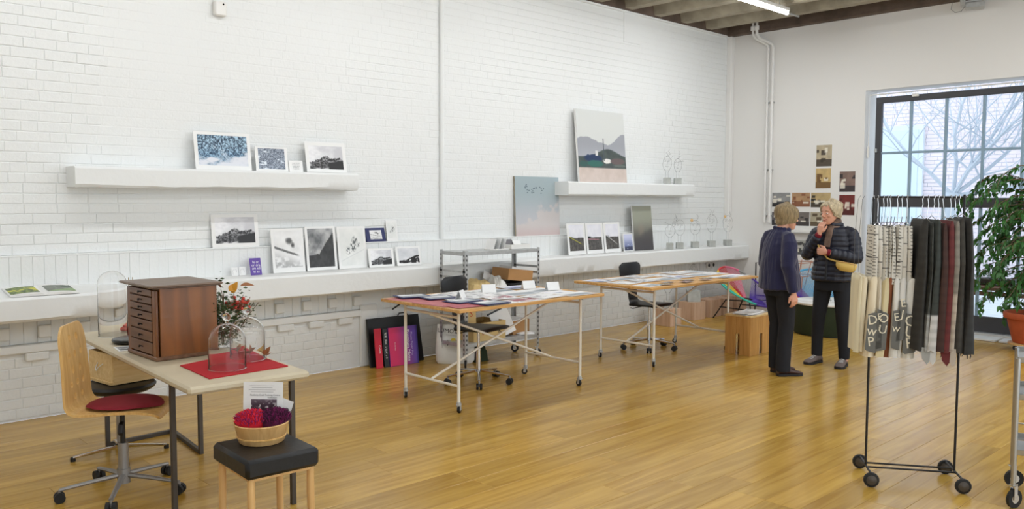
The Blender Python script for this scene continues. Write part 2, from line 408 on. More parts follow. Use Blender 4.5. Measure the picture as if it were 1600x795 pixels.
def p_fog(u, v, s=0):
    b = mixc((.27, .25, .25), (.60, .61, .55), sst(.05, .75, v)); b = mixc(b, (.62, .56, .50), sst(.25, .05, np.hypot(u - .4, v - .45)) * .35)
    return mixc(b, (.30, .29, .30), sst(0, .12, .50 - .25 * (1 - u) + .1 * fbm(u * 7, v * 2) - v) * .55)
def p_birds(u, v, s=0):
    b = mixc((.76, .76, .78), (.64, .70, .72), sst(.15, .8, v)); e = .26 + .30 * sst(.15, .8, u) + .22 * (fbm(u * 7, v * 7) - .5) * 2
    b = mixc(b, (.82, .79, .78), sst(0, .10, e - v) * .85); b = mixc(b, (.80, .70, .70), sst(.2, 0, v) * .6); r = np.random.RandomState(2)
    for i in range(22):
        cx = .16 + .5 * r.rand(); cy = .72 + .2 * r.rand() - .1 * abs(cx - .4); b = mixc(b, (.28, .34, .38), sst(.013, .006, np.hypot((u - cx) * .8, v - cy)) * .9)
    return b
def p_beach(u, v, s=0):
    b = np.ones(u.shape + (3,)) * np.array((.84, .85, .84)); far = .53 + .10 * np.exp(-((u - .16) / .28) ** 2) + .17 * sst(.58, .97, u) ** 1.3 + .03 * (fbm(u * 16, u * 0 + 1) - .5)
    b = mixc(b, (.62, .63, .66), sst(0, .01, far - v)); b = mixc(b, (.70, .71, .74), sst(0, .2, .55 - v) * .6)
    hill = .36 + .12 * np.exp(-((u - .62) / .28) ** 2); b = mixc(b, mixc((.22, .26, .26), (.36, .40, .38), fbm(u * 16, v * 16)), sst(0, .02, hill - v))
    sand = mixc((.78, .72, .68), (.86, .80, .77), fbm(u * 12, v * 12)); b = mixc(b, sand, sst(0, .02, .21 - v))
    b = mixc(b, (.30, .33, .33), sst(.02, 0, abs(v - .225)) * .8 * fbm(u * 9, v * 9) * 1.5)
    def el(b, cx, cy, rx, ry, c): return mixc(b, c, sst(1.15, .85, np.hypot((u - cx) / rx, (v - cy) / ry) + .35 * (fbm(u * 26, v * 26) - .5)) * (.75 + .5 * fbm(u * 50, v * 50)))
    b = el(b, .30, .33, .18, .055, (.14, .22, .36)); b = el(b, .34, .26, .17, .045, (.20, .42, .38)); b = el(b, .10, .25, .08, .04, (.22, .36, .34))
    b = el(b, .60, .30, .09, .035, (.93, .92, .90)); b = el(b, .82, .30, .16, .045, (.42, .36, .36)); b = el(b, .86, .24, .14, .02, (.40, .44, .42))
    b = mixc(b, (.30, .34, .36), ((abs(u - .53) < .008) & (v > .3) & (v < .62)).astype(float)); b = mixc(b, (.86, .86, .85), ((abs(u - .38) < .025) & (v > .37) & (v < .44)).astype(float))
    return b
def p_meadow(u, v, s=0):
    b = mixc((.20, .30, .10), (.50, .58, .22), sst(.35, .65, fbm(u * 14 + s, v * 10))); b = mixc(b, (.82, .80, .22), sst(.52, .62, fbm(u * 3 + 1, v * 6)) * sst(.2, .35, v) * sst(.95, .7, v) )
    return b
def p_river(u, v, s=0):
    b = mixc((.30, .33, .28), (.60, .62, .58), fbm(u * 10 + 5, v * 9)); b = mixc(b, (.52, .64, .42), sst(0, .1, v * 0 + .45 * u + .1 - v)); return mixc(b, (.20, .28, .20), sst(.1, 0, np.hypot(u - .8, v - .8) - .15))
def p_room(u, v, s=0):
    r = np.random.RandomState(int(s) + 40); a = [(.80, .74, .62), (.86, .74, .50), (.56, .46, .42), (.50, .18, .16), (.62, .62, .62), (.76, .60, .44), (.80, .70, .50), (.42, .40, .42), (.50, .46, .44), (.74, .70, .60), (.82, .82, .80)][int(s) % 11]
    d = [(.22, .18, .14), (.40, .28, .14), (.16, .14, .16), (.30, .10, .08), (.10, .10, .11), (.50, .30, .20), (.14, .12, .10), (.14, .14, .16), (.20, .18, .18), (.32, .26, .18), (.24, .24, .24)][int(s) % 11]
    b = mixc(a, np.array(a) * .8, fbm(u * 5 + s, v * 5)); b = mixc(b, d, (v < .28 + .1 * r.rand()).astype(float) * .8)
    for i in range(7):
        cx, cy, w, h = r.rand() * .9 + .05, .25 + r.rand() * .6, .04 + .12 * r.rand(), .03 + .10 * r.rand()
        b = mixc(b, d if r.rand() < .6 else (.92, .90, .84), ((abs(u - cx) < w) & (abs(v - cy) < h)).astype(float) * .85)
    return b
def p_board(u, v, s=0):
    b = np.ones(u.shape + (3,)) * .93; b = mixc(b, (.55, .55, .57), sst(.45, .7, fbm(u * 5 + s, v * 3 + s)) * .8); return mixc(b, (.30, .30, .32), sst(.62, .8, fbm(u * 8 + s, v * 8)) * .7)
def panel(name, w, h, fn, s, parent, mx, nx=None, m=None, nopic=None):
    """flat printed panel in its local x (right) / y (up) plane, facing +z, placed by mx; origin bottom centre"""
    px = .0055 if nopic is None else nopic
    nx = max(8, int(w / px)); ny = max(8, int(h / px))
    U, V = np.meshgrid(np.linspace(0, 1, nx + 1), np.linspace(0, 1, ny + 1))
    c = np.clip(fn(U, V, s), 0, 1); c = np.where(c <= .04045, c / 12.92, ((c + .055) / 1.055) ** 2.4)
    vs = np.stack([(U - .5) * w, V * h, U * 0], -1).reshape(-1, 3)
    i = np.arange(nx * ny); a = (i // nx) * (nx + 1) + i % nx
    fs = np.stack([a, a + 1, a + nx + 2, a + nx + 1], -1)
    me = bpy.data.meshes.new(name); me.from_pydata(vs.tolist(), [], fs.tolist())
    at = me.color_attributes.new('print', 'FLOAT_COLOR', 'POINT')
    at.data.foreach_set('color', np.concatenate([c.reshape(-1, 3), np.ones((len(vs), 1))], 1).ravel().astype(np.float32))
    me.materials.append(m or M['printm']); me.transform(mx)
    return link(name, me, parent)
# ================================================================== LAMPS (ceiling tubes) — the light comes from these and from the sky
XW, YW, ZC = 10.927, 6.82, 4.03          # window wall, brick wall, underside of beams
def tube_lamp(x, y, z, label, power, L_=1.5):
    t = thing('fluorescent_lamp', label, 'ceiling lamp', (x, y, z), 0, None)
    G().box((0, 0, .045), (L_, .05, .045), bev=.006).build('lamp_body', M['white'], t)
    G().cyl((-L_ / 2 + .03, 0, 0), (L_ / 2 - .03, 0, 0), .021, 12).build('lamp_tube', M['tube'], t, smooth=True)
    for s in (-1, 1):
        G().box((s * (L_ / 2 - .015), 0, .0), (.03, .034, .05), bev=.004).build('lamp_end_cap', M['white'], t)
        G().cyl((s * L_ * .36, 0, .065), (s * L_ * .36, 0, ZC - z + .25), .004, 6).build('hanger_rod', M['zinc'], t)
    ld = bpy.data.lights.new('tube_light', 'AREA'); ld.shape = 'RECTANGLE'; ld.size = L_ - .06; ld.size_y = .03; ld.energy = power; ld.color = (.97, .985, 1)
    lo = bpy.data.objects.new('tube_light', ld); COL.objects.link(lo); lo.parent = t; lo.location = (0, 0, -.026)
    return t
tube_lamp(8.87, 5.20, 3.90, 'lit white fluorescent tube hanging under the ceiling beams near the corner', 24)
LAMPS = [(6.6, 5.20), (4.3, 5.20), (2.0, 5.20), (-.3, 5.2), (8.87, 1.9), (6.6, 1.9), (4.3, 1.9), (2.0, 1.9), (-.3, 1.9), (8.87, -1.4), (6.6, -1.4), (4.3, -1.4), (2.0, -1.4)]
for i, (x, y) in enumerate(LAMPS):
    nm = ['first', 'second', 'third', 'fourth', 'fifth', 'sixth', 'seventh', 'eighth', 'ninth', 'tenth', 'eleventh', 'twelfth', 'thirteenth'][i]
    tube_lamp(x, y, 3.90, 'lit fluorescent tube outside the frame, the %s of the rows over the room' % nm, 26 if x > 8 else 14)

# ================================================================== FLOOR
fb = struct(G().bb(-2.5, 10.925, -3, 6.82, -.06, -.022).build('floor', M['oakbase']))
pm = {}
def plank_mesh(Lk):
    if Lk not in pm:
        g = G().box((0, 0, -.0105), (Lk - .0012, .1885, .021), bev=.0012); pm[Lk] = g.mesh('plank', M['oak'])
    return pm[Lk]
stuff = G(); cnt = 0; PW = .19
for r in range(52):
    y1 = 6.815 - r * PW; yc = y1 - PW / 2; x = -2.5 - rnd.random() * 1.6
    while x < 10.9:
        Lk = rnd.choice((1.2, 1.6, 2.0, 2.4)); 
        a, b = x, x + Lk; x = b
        if b > 10.9 or a < -2.4:
            a = max(a, -2.45); b = min(b, 10.9)
            if b - a < .05: continue
            Lk = round(b - a, 3)
        vis = yc > 1.0 and b > 1.0 - .3 * (yc < 4.6) * 0 and b > .9
        # keep to what the picture frame shows
        if vis and cnt < 298:
            o = link('plank', plank_mesh(Lk), fb, ((a + b) / 2, yc, 0)); cnt += 1
        else: stuff.box(((a + b) / 2, yc, -.0105), (Lk - .0012, .1885, .021), bev=.0012)
if stuff.v: tag(stuff.build('plank', M['oak'], fb, fixn=False), kind='stuff')

# ================================================================== BRICK WALL (left in the picture)
wl = struct(G().bb(-2.5, 11.3, YW - .004, YW + .3, 0, 4.35).build('wall_left', M['brickpaint']))
CH = .0745
bm_cache = {}
def brick_mesh(L0, plain=False):
    Lb = (L0, plain)
    if Lb not in bm_cache:
        g = G(); k = .0006 if plain else .004; x, z, d, c = L0 / 2 - (0 if plain else .001), CH / 2 - .0024, .014, .004
        vs = [(-x, 0, -z), (x, 0, -z), (x, 0, z), (-x, 0, z), (-x, -d + c, -z), (x, -d + c, -z), (x, -d + c, z), (-x, -d + c, z),
              (-x + k, -d, -z + c), (x - k, -d, -z + c), (x - k, -d, z - c), (-x + k, -d, z - c)]
        fs = [(0, 1, 5, 4), (1, 2, 6, 5), (2, 3, 7, 6), (3, 0, 4, 7), (4, 5, 9, 8), (5, 6, 10, 9), (6, 7, 11, 10), (7, 4, 8, 11), (8, 9, 10, 11)]
        bm_cache[Lb] = g.add(vs, fs)
    return bm_cache[Lb]
bmesh_of = {}
rows = []
def course(z0, i, x0, x1):
    x = x0 - rnd.random() * .2
    while x < x1:
        Lb = .218 if rnd.random() < .72 else .108
        a, b = x, x + Lb; x = b
        if a < x0 or b > x1: continue
        rows.append((a, b, z0 + CH / 2, Lb))
n = int((4.0 - 1.205) / CH)
for i in range(n): course(1.205 + i * CH, i, -.3, 10.92)
for i in range(6): course(.012 + i * CH, i, -.3, 4.45); 
for i in range(7): course(.012 + i * CH, i, 4.66, 10.92)
def relief(x, z):
    v = float(fbm(np.array([x * .55 + 3]), np.array([z * .9 + 1]), 3)[0])
    e = .0014 + .0045 * max(0, min(1, (v - .40) / .25))
    if x < 2.1: e = max(e, .0042)
    if z < .5: e = max(e, .0045)
    if 2.15 < x < 2.9 and z > 2.2: e *= .45
    return e
rows.sort(key=lambda q: math.hypot((q[0] + q[1]) / 2, 0) * .0 + math.dist(((q[0] + q[1]) / 2, YW, q[2]), (0, 0, 1.62)))
vis_ = [q for q in rows if (q[0] > 1.38 and not (q[2] < 1.0 and 1.9 < q[0] < 3.0)) ]
ids = set(id(q) for q in vis_[:296]); far = G()
for q in rows:
    a, b, zc, Lb = q; e = relief((a + b) / 2, zc) + (rnd.random() - .5) * (.0006 if (a > 2.1 and zc > .5) else .002)
    e = max(.0006, e); off = .014 - e          # how far it is sunk back into the paint
    plain = not (a < 2.1 or zc < .5); g = brick_mesh(Lb, plain); Lb = (Lb, plain)
    if id(q) in ids:
        if Lb not in bmesh_of: bmesh_of[Lb] = g.mesh('brick', M['brickpaint'])
        o = link('brick', bmesh_of[Lb], wl, ((a + b) / 2, YW - .004 + off, zc)); o.rotation_euler = (0, (rnd.random() - .5) * .006, 0)
    else: far.add(g.v, g.f, 0, Matrix.Translation(((a + b) / 2, YW - .004 + off, zc)) @ Matrix.Rotation((rnd.random() - .5) * .005, 4, 'Y'))
tag(far.build('brick', M['brickpaint'], wl, fixn=False), kind='stuff')
# soldier course above the ledge
g = G(); x = -.3
G().bb(-.5, XW, 6.756, YW, .88, 1.195).build('band_backing', M['plaster'], wl)
while x < 10.85:
    d = .0055 if x < 2.05 or rnd.random() < .12 else .002
    g.box((x + .0375, 6.756, 1.066), (.0742, 2 * d, .268), bev=.003); x += .075
tag(g.build('upright_brick', M['brickpaint'], wl, fixn=False), kind='stuff')
G().bb(-.5, XW, 6.748, YW, 1.195, 1.207, bev=.003).build('band_capping', M['plaster'], wl)
# under the ledge: upright bricks, some proud
g = G(); x = -.3; k = 0
while x < 10.85:
    left = x < 4.4
    if left and k % 3 == 1: g.bb(x, x + .085, YW - .055, YW, .60, .69, bev=.006)
    if left: g.bb(x + .001, x + .089, YW - .014, YW, .56, .77, bev=.003)
    elif x > 4.66: g.bb(x + .0015, x + .0885, YW - .012 - .003 * rnd.random(), YW, .545, .77, bev=.003)
    x += .09; k += 1
tag(g.build('upright_brick', M['brickpaint'], wl, fixn=False), kind='stuff')
# lower lip with blocks beneath (left of the pilaster)
G().bb(-.5, 4.46, 6.765, YW, .495, .558, bev=.008).build('lip', M['plaster'], wl)
x = -.1; me = G().box((0, 0, 0), (.155, .06, .06), bev=.007).mesh('dentil', M['brickpaint'])
while x < 4.35:
    link('dentil', me, wl, (x + .08, 6.80, .464)); x += .31 if int(x * 10) % 2 else .38
G().bb(4.46, 4.66, 6.785, YW, 0, .60, bev=.01).build('pilaster', M['plaster'], wl)
# the ledge itself, an uneven plastered concrete beam
def rough_beam(x0, x1, y0, y1, z0, z1, amp, seed, nx=None):
    nx = nx or int((x1 - x0) / .06); P = []; g = G(); r = .018
    prof = [(y1, z0), (y0 + r, z0), (y0, z0 + r), (y0, (z0 + z1) / 2), (y0, z1 - r), (y0 + r, z1), (y1, z1)]
    vs = []; fs = []
    for i in range(nx + 1):
        x = x0 + (x1 - x0) * i / nx
        for j, (y, z) in enumerate(prof):
            n1 = float(fbm(np.array([x * 1.3 + seed + j * 7.3]), np.array([j * 3.1]), 3)[0]) - .5
            n2 = float(fbm(np.array([x * 5 + seed]), np.array([j * 5.7]), 3)[0]) - .5
            dz = (n1 * amp * 2 + n2 * amp) if j < 3 else (n2 * amp * .25 if j < 6 else 0)
            dy = n2 * amp * .5 if 0 < j < 6 else 0
            vs.append((x, y + dy, z + dz))
    m = len(prof)
    for i in range(nx):
        for j in range(m - 1): a = i * m + j; fs.append((a, a + 1, a + m + 1, a + m))
    fs.append(tuple(range(m))); fs.append(tuple(nx * m + j for j in range(m - 1, -1, -1)))
    return g.add(vs, fs)
lg = struct(rough_beam(-.5, XW - .002, 6.435, 6.76, .767, .967, .006, 2).build('trim_1', M['plaster'], smooth=True))
for v in lg.data.vertices:
    if v.co.z > .9 and v.co.x < 2.4: v.co.z -= (.029 if v.co.y < 6.6 else -.008) * (1 - max(0, min(1, (v.co.x - 2.05) / .3)))
shelf1 = tag(rough_beam(1.91, 4.33, 6.60, YW, 1.700, 1.855, .016, 21).build('wall_shelf', M['plaster'], smooth=True),
    'long uneven white plastered shelf beam high on the brick wall, left of the pipe', 'shelf')
shelf2 = tag(rough_beam(7.16, 9.70, 6.56, YW, 1.668, 1.83, .004, 47).build('wall_shelf', M['plaster'], smooth=True),
    'shorter straight white shelf beam high on the brick wall near the corner', 'shelf')
# thin cable trunk (vertical pipe) on the brick wall, corner column
tag(G().tube([(5.475, 6.795, 1.21), (5.475, 6.795, 3.98)], .024, 12).build('wall_pipe', M['plaster'], smooth=True), 'white painted vertical pipe running up the brick wall', 'pipe')
struct(G().bb(10.84, XW, 6.735, YW, .97, 4.0, bev=.01).build('trim_2', M['plaster2']))
struct(G().bb(-.5, XW, YW - .03, YW, 3.985, 4.012, bev=.004).build('trim_3', M['plaster']))

# ================================================================== WINDOW WALL (right in the picture)
wy0, wy1, wz1 = .9, 4.787, 3.046         # opening
g = G()
g.bb(XW, XW + .35, wy1, YW + .3, 0, 4.35)
g.bb(XW, XW + .35, wy0, wy1, wz1, 4.35)
g.bb(XW, XW + .35, -3, wy0, 0, 4.35)
g.bb(XW, XW + .35, wy0, wy1, -.06, .03)
wr = struct(g.build('wall_right', M['plaster2']))
# window frame, set back in the opening
FX = XW + .10
win = struct(link('window_1', None, None, (FX, 0, 0)))
def bar(name, y0, y1, z0, z1, d=.06, m='frame', x=0, bev=.004): return G().bb(x, x + d, y0, y1, z0, z1, bev=bev).build(name, M[m], win)
fy1 = 4.69; ft = 2.955
bar('frame_side', fy1 - .075, fy1, .04, ft); bar('frame_side', wy0, wy0 + .08, .04, ft)
bar('frame_head', wy0, fy1, ft - .075, ft, x=-.002); bar('frame_sill', wy0, fy1, .04, .225, d=.075, x=-.01)
bar('transom', wy0, fy1, 1.535, 1.655, d=.07, x=-.006)
ys = [4.25, 3.83, 3.405, 2.98, 2.555, 2.13, 1.70, 1.28]
for y in ys:
    bar('glazing_bar', y - .017, y + .017, .225, 1.535, d=.035, m='muntin', x=.012); bar('glazing_bar', y - .017, y + .017, 1.655, ft - .075, d=.035, m='muntin', x=.012)
for z in (2.235, 1.10): bar('glazing_bar', wy0 + .08, fy1 - .075, z - .015, z + .015, d=.033, m='muntin', x=.013)
edges = [fy1 - .075] + ys + [wy0 + .08]
for i in range(len(edges) - 1):
    for z0, z1 in ((.225, 1.085), (1.115, 1.535), (1.655, 2.22), (2.25, ft - .075)):
        G().bb(.026, .030, edges[i + 1] + (.017 if i < 8 else 0), edges[i] - (.017 if i else 0), z0, z1).build('pane', M['pane'], win)
for y in (4.19, 2.87): G().box((-.02, y, ft - .01), (.04, .075, .035), bev=.004).build('window_latch', M['white'], win)
G().box((-.015, fy1 - .02, 2.27), (.03, .03, .05), bev=.004).build('hinge', M['zinc'], win)
# conduit along the head of the opening
tag(G().tube([(XW + .06, 4.755, 2.19), (XW + .06, 4.755, 2.99), (XW + .06, wy0 + .02, 2.99)], .008, 8).build('window_conduit', M['white']), 'thin white conduit running up and along the window head', 'conduit')
tag(G().box((XW + .05, 4.752, 2.25), (.03, .028, .15), bev=.004).build('junction_strip', M['white']), 'short white plastic cover on the conduit left of the window', 'cover')
# two pipes in the corner
for i, y in enumerate((6.175, 6.10)):
    k = 1 - i
    p = [(10.80, 6.37 - .06 * i, 4.15), (10.80, 6.37 - .06 * i, 3.97), (10.82, 6.34 - .06 * i, 3.91), (10.885, 6.19 - .075 * i, 3.81 + .0 * i), (10.885, y, 3.76), (10.885, y, 1.30)]
    o = tag(G().tube(p, .017 + .004 * i, 10).build('corner_pipe', M['plaster2'], smooth=True), ['slimmer white heating pipe in the corner, on the left', 'thicker white heating pipe in the corner, on the right'][i], 'pipe')
    G().cyl((10.80, 6.37 - .06 * i, 4.02), (10.80, 6.37 - .06 * i, 4.08), .034, 12).build('pipe_collar', M['plaster2'], o)
    for z in (3.0, 2.05, 1.4): G().box((10.905, y, z), (.044, .05, .02), bev=.003).build('pipe_clip', M['zinc'], o)
struct(G().bb(-2.85, -2.5, -3, YW + .3, -.06, 4.35).build('wall_back_sky_block', M['plaster2']))  # unseen wall, added to hold back sky light at the left end
# baseboard
struct(G().bb(XW - .015, XW, wy1, 6.76, 0, .08, bev=.004).build('baseboard_right', M['plaster2']))

# ================================================================== CEILING
ce = struct(G().bb(-2.5, XW + .35, -3, YW + .3, 4.30, 4.40).build('ceiling', M['concrete']))
bm_ = G().add([(-.07, -4.9, 0), (.07, -4.9, 0), (.07, 4.9, 0), (-.07, 4.9, 0), (-.13, -4.9, .27), (.13, -4.9, .27), (.13, 4.9, .27), (-.13, 4.9, .27)],
              [(0, 3, 2, 1), (0, 1, 5, 4), (1, 2, 6, 5), (2, 3, 7, 6), (3, 0, 4, 7)]).mesh('beam', M['concrete'])
bm_.materials[0] = M['concrete']
k = 0
for i in range(22):
    x = 10.30 - .6 * i
    if x < -2.4: break
    link('beam', bm_, ce, (x, 1.91, 4.03))
G().bb(10.80, XW, -3, YW, 4.0, 4.30, bev=.01).build('edge_beam', M['concdark'], ce)
G().bb(-2.5, XW, YW - .045, YW - .003, 4.012, 4.30).build('wall_head', M['concdark'], ce)
# end pieces between the beams at the brick wall
g = thing('lamp_bracket', 'grey metal bracket with hanging wire under the ceiling at the window wall', 'bracket', (10.45, 3.45, 3.93))
G().box((.18, .10, .02), (.42, .05, .09), Matrix.Rotation(.3, 4, 'Z'), bev=.006).build('arm', M['zinc'], g)
G().box((.34, .02, -.03), (.16, .20, .07), Matrix.Rotation(.3, 4, 'Z'), bev=.008).build('gear_box', M['zinc'], g)
G().cyl((.1, .06, .04), (.1, .06, .36), .012, 8).build('drop_rod', M['zinc'], g)
G().tube([(.2, .22, .03), (.22, .24, -.06), (.24, .20, -.10), (.26, .14, -.09), (.28, .10, -.02)], .003, 5).build('loose_wire', M['wire'], g)
g = thing('fluorescent_lamp', 'white end of a switched off ceiling lamp near the window wall', 'ceiling lamp', (9.75, 3.30, 3.92))
G().box((0, 0, 0), (1.1, .12, .07), bev=.012).build('lamp_body', M['white'], g)
G().cyl((-.4, 0, .03), (-.4, 0, .3), .006, 6).build('hanger_rod', M['zinc'], g); G().cyl((.4, 0, .03), (.4, 0, .3), .006, 6).build('hanger_rod', M['zinc'], g)
# conduit and junction box beside the lit lamp
tag(G().tube([(8.05, 5.42, 4.0), (10.3, 5.42, 4.0)], .014, 8).build('ceiling_conduit', M['zinc']), 'thin grey conduit under the ceiling beams beside the lit tube', 'conduit')
g = thing('sensor_box', 'small white box with a dark spot high on the brick wall at top left', 'sensor', (3.11, YW - .035, 3.19))
G().box((0, 0, 0), (.10, .06, .12), bev=.01).build('housing', M['white'], g); G().ball((.02, -.032, .035), .008, 8).build('lens', M['blackgloss'], g)
G().tube([(-.03, .02, .06), (-.035, .02, .3), (-.03, .02, .8)], .008, 6).build('cable', M['plaster'], g)
# painted panel outline near the ceiling
tag(G().bb(8.44, 8.78, YW - .018, YW - .004, 3.62, 3.99, bev=.003).build('wall_patch', M['plaster']), 'flat white painted patch on the brick wall under the ceiling', 'wall panel')
g = thing('wall_socket', 'double wall socket with dark openings below the ledge near the corner', 'socket', (10.48, YW - .030, .675))
for s in (-1, 1):
    G().box((s * .06, 0, 0), (.09, .02, .08), bev=.004).build('face_plate', M['white'], g); G().cyl((s * .06, -.011, 0), (s * .06, -.0125, 0), .026, 14).build('socket_hole', M['blackgloss'], g)

# ================================================================== OUTSIDE
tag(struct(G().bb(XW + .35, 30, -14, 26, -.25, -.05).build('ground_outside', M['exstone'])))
M['exglass'] = mat('haze_paled_outside_window', srgb(206, 220, 230), .4)  # opaque pale panes, haze painted into their colour
eb = tag(G().bb(19, 19.5, -12, 22, -.05, 13).build('brick_building', M['exwall']), 'brick building across the yard, its colours paled for window haze', 'building')
g = G(); zz = 0.0
mb = []
r2 = random.Random(3)
for r in range(int(8.6 / .08)):
    y = -4 - r2.random() * .3
    while y < 16.5:
        mb.append((y, r * .08)); y += .25
for (y, z) in mb:
    if (2.2 < y < 4.2 or 7 < y < 9 or -2 < y < -.4 or 11.5 < y < 13.5) and (1.2 < z < 3.2 or 4.4 < z < 6.6): continue
    g.box((19, y + .125, z + .04), (.02 + .01 * r2.random(), .242, .070))
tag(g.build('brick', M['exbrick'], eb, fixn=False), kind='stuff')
for yc in (3.2, 8.0, -1.2, 12.5):
    for zc in (2.2, 5.5):
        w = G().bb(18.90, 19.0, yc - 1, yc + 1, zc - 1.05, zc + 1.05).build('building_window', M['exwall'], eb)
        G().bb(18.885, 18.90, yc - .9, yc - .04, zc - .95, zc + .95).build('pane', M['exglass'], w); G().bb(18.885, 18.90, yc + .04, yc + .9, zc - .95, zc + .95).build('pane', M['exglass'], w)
# bare tree outside
tr = thing('bare_tree', 'bare winter tree standing in the yard outside the window', 'tree', (15.2, 5.2, -.05))
M['exbark'] = mat('haze_paled_bark', srgb(196, 204, 214), .9)  # bark lightened towards the facade, as the haze would fade it
def branches(g, p, d, L_, r, lvl, rr, bend=.25):
    pts = [Vector(p)]; rs = [r]; dd = Vector(d).normalized()
    for i in range(5):
        dd = (dd + Vector((rr.uniform(-1, 1), rr.uniform(-1, 1), rr.uniform(-.4, .8))) * bend).normalized(); pts.append(pts[-1] + dd * L_ / 5); rs.append(r * (1 - .12 * (i + 1)))
    g.tube(pts, rs, 6)
    if lvl:
        for i in range(1, 6):
            for _ in range(2 if lvl > 1 else 1):
                nd = (dd + Vector((rr.uniform(-1, 1), rr.uniform(-1.3, 1.3), rr.uniform(-.5, .8)))).normalized()
                branches(g, pts[i], nd, L_ * rr.uniform(.5, .7), rs[i] * .5, lvl - 1, rr)
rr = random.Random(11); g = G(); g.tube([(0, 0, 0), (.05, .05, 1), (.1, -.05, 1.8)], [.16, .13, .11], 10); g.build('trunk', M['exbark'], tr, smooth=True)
g = G()
for d in ((0, -1.2, .7), (0, .9, .8), (-.4, -.5, 1.2), (.2, -1.4, .25), (0, .2, 1.5), (0, -1.0, 1.3)): branches(g, (.1, -.05, 1.75), d, 2.6, .036, 2, rr)
tag(g.build('branch', M['exbark'], tr, smooth=True), kind='stuff')
# wooden rail / bench outside, hedge
b = thing('wooden_bench', 'brown slatted wooden bench just outside the window', 'bench', (11.75, 2.6, 0))
for i in range(3): G().box((.02 + .13 * i, 0, .50), (.11, 3.2, .045), bev=.006).build('slat', M['mahogd'], b)
G().box((.05, 0, .43), (.10, 3.2, .05), bev=.006).build('apron', M['mahogd'], b)
for s in (-1.4, 0, 1.4): G().box((.15, s, .18), (.30, .06, .47), bev=.005).build('leg', M['darkmetal'], b)
h = thing('green_shrub', 'low green shrub on the bench outside the window', 'shrub', (12.05, 3.35, .53))
r3 = random.Random(5); g = G()
for i in range(420):
    p = Vector((r3.gauss(0, .12), r3.gauss(0, .28), abs(r3.gauss(.12, .09)))); a = Matrix.Translation(p) @ Matrix.Rotation(r3.random() * 6.3, 4, 'Z') @ Matrix.Rotation(r3.uniform(-1, 1), 4, 'X')
    g.add([(-.02, 0, 0), (0, -.012, .006), (.03, 0, 0), (0, .012, .006)], [(0, 1, 2, 3)], 0, a)
tag(g.build('foliage', M['leaf'], h, fixn=False), kind='stuff')
G().box((0, 0, .04), (.24, .7, .09), bev=.01).build('planter', M['darkmetal'], h)
# ================================================================== PRINTS LEANING ON SHELF AND LEDGE
def leaning(name, label, cat, xc, w, y0, z0, zt, lean, pic, s=0, margin=(.03, .03), th=.004, group=None, edge='mount', side_m=None, rot=0, picm=None, yaw=0):
    h = math.hypot(zt - z0, lean); a = math.atan2(lean, zt - z0)
    t = thing(name, label, cat, (xc, y0, z0), yaw, group)
    mx = Matrix.Rotation(R(90) - a, 4, 'X')
    g = G().box((0, h / 2, -th / 2), (w, h, th), bev=min(.0015, th * .3)); me = g.mesh('mount_board', M[edge]); me.transform(mx); link('mount_board', me, t)
    if pic:
        mw, mh = margin[0], margin[1]; mb_ = margin[2] if len(margin) > 2 else mh
        panel('picture', w - 2 * mw, h - mh - mb_, pic, s, t, mx @ Matrix.Translation((0, mb_, .0009)), nopic=picm)
    return t, mx, h
leaning('photo_print', 'large print of a blue misty forest on the long shelf', 'print', 3.088, .487, 6.70, 1.858, 2.171, .045, p_forest, 0, (.03, .028, .035), picm=.004)
leaning('photo_print', 'small white bordered print of snowy woodland on the long shelf', 'print', 3.527, .304, 6.71, 1.858, 2.066, .03, p_snowwood, 2, (.028, .012, .018), picm=.004)
t, mx, h = leaning('text_card', 'small white card with rows of fine text on the long shelf between two prints', 'card', 3.757, .135, 6.71, 1.858, 1.957, .02, None, th=.002)
for i in range(5): text('Fotografie Serie Winter'[:20 - i], .009, M['inkg'], mx @ Matrix.Translation((0, .078 - i * .013, .001)), t, 'text_line', .0002)
leaning('photo_print', 'white bordered black and white mountain print at the right end of the long shelf', 'print', 4.066, .420, 6.70, 1.860, 2.135, .05, p_peak, 0, (.035, .035, .03), picm=.004)
leaning('photo_print', 'big black and white mountain print standing on the brick band below the long shelf', 'print', 3.211, .421, 6.768, 1.2075, 1.487, .035, p_peak, 0, (.034, .026, .034), picm=.004)
leaning('photo_print', 'tall print of snow drifts and cloud, leftmost of three tall prints on the ledge', 'print', 3.661, .315, 6.68, .970, 1.358, .05, p_drift, 0, (.026, .022, .045), picm=.004)
leaning('photo_print', 'tall dark print of a black cliff in mist, middle of three tall prints', 'print', 3.999, .315, 6.69, .970, 1.369, .05, p_darkcliff, 0, (.026, .02, .03), picm=.004)
leaning('photo_print', 'tall pale print of frosted trees on snow, rightmost of three tall prints', 'print', 4.323, .310, 6.68, .970, 1.363, .05, p_frost, 0, (.026, .02, .03), picm=.004)
leaning('photo_print', 'small landscape mountain print on the ledge below the navy blue box', 'print', 4.618, .290, 6.64, .970, 1.148, .035, p_peak, 0, (.026, .018, .022), picm=.004)
leaning('photo_print', 'small landscape print of a rocky slope, right of the small mountain print', 'print', 4.944, .300, 6.64, .970, 1.154, .04, p_peak2, 5, (.026, .018, .022), picm=.004)
leaning('photo_print', 'tiny pale upright print beside the navy blue box on the brick band', 'print', 4.833, .133, 6.768, 1.2075, 1.409, .03, p_frost, 4, (.014, .02, .03), picm=.004)
leaning('picture_box', 'navy blue box frame around a small grey picture on the brick band', 'frame', 4.638, .221, 6.758, 1.2075, 1.340, .04, p_drift, 3, (.042, .024, .024), th=.028, edge='navybox', picm=.004)
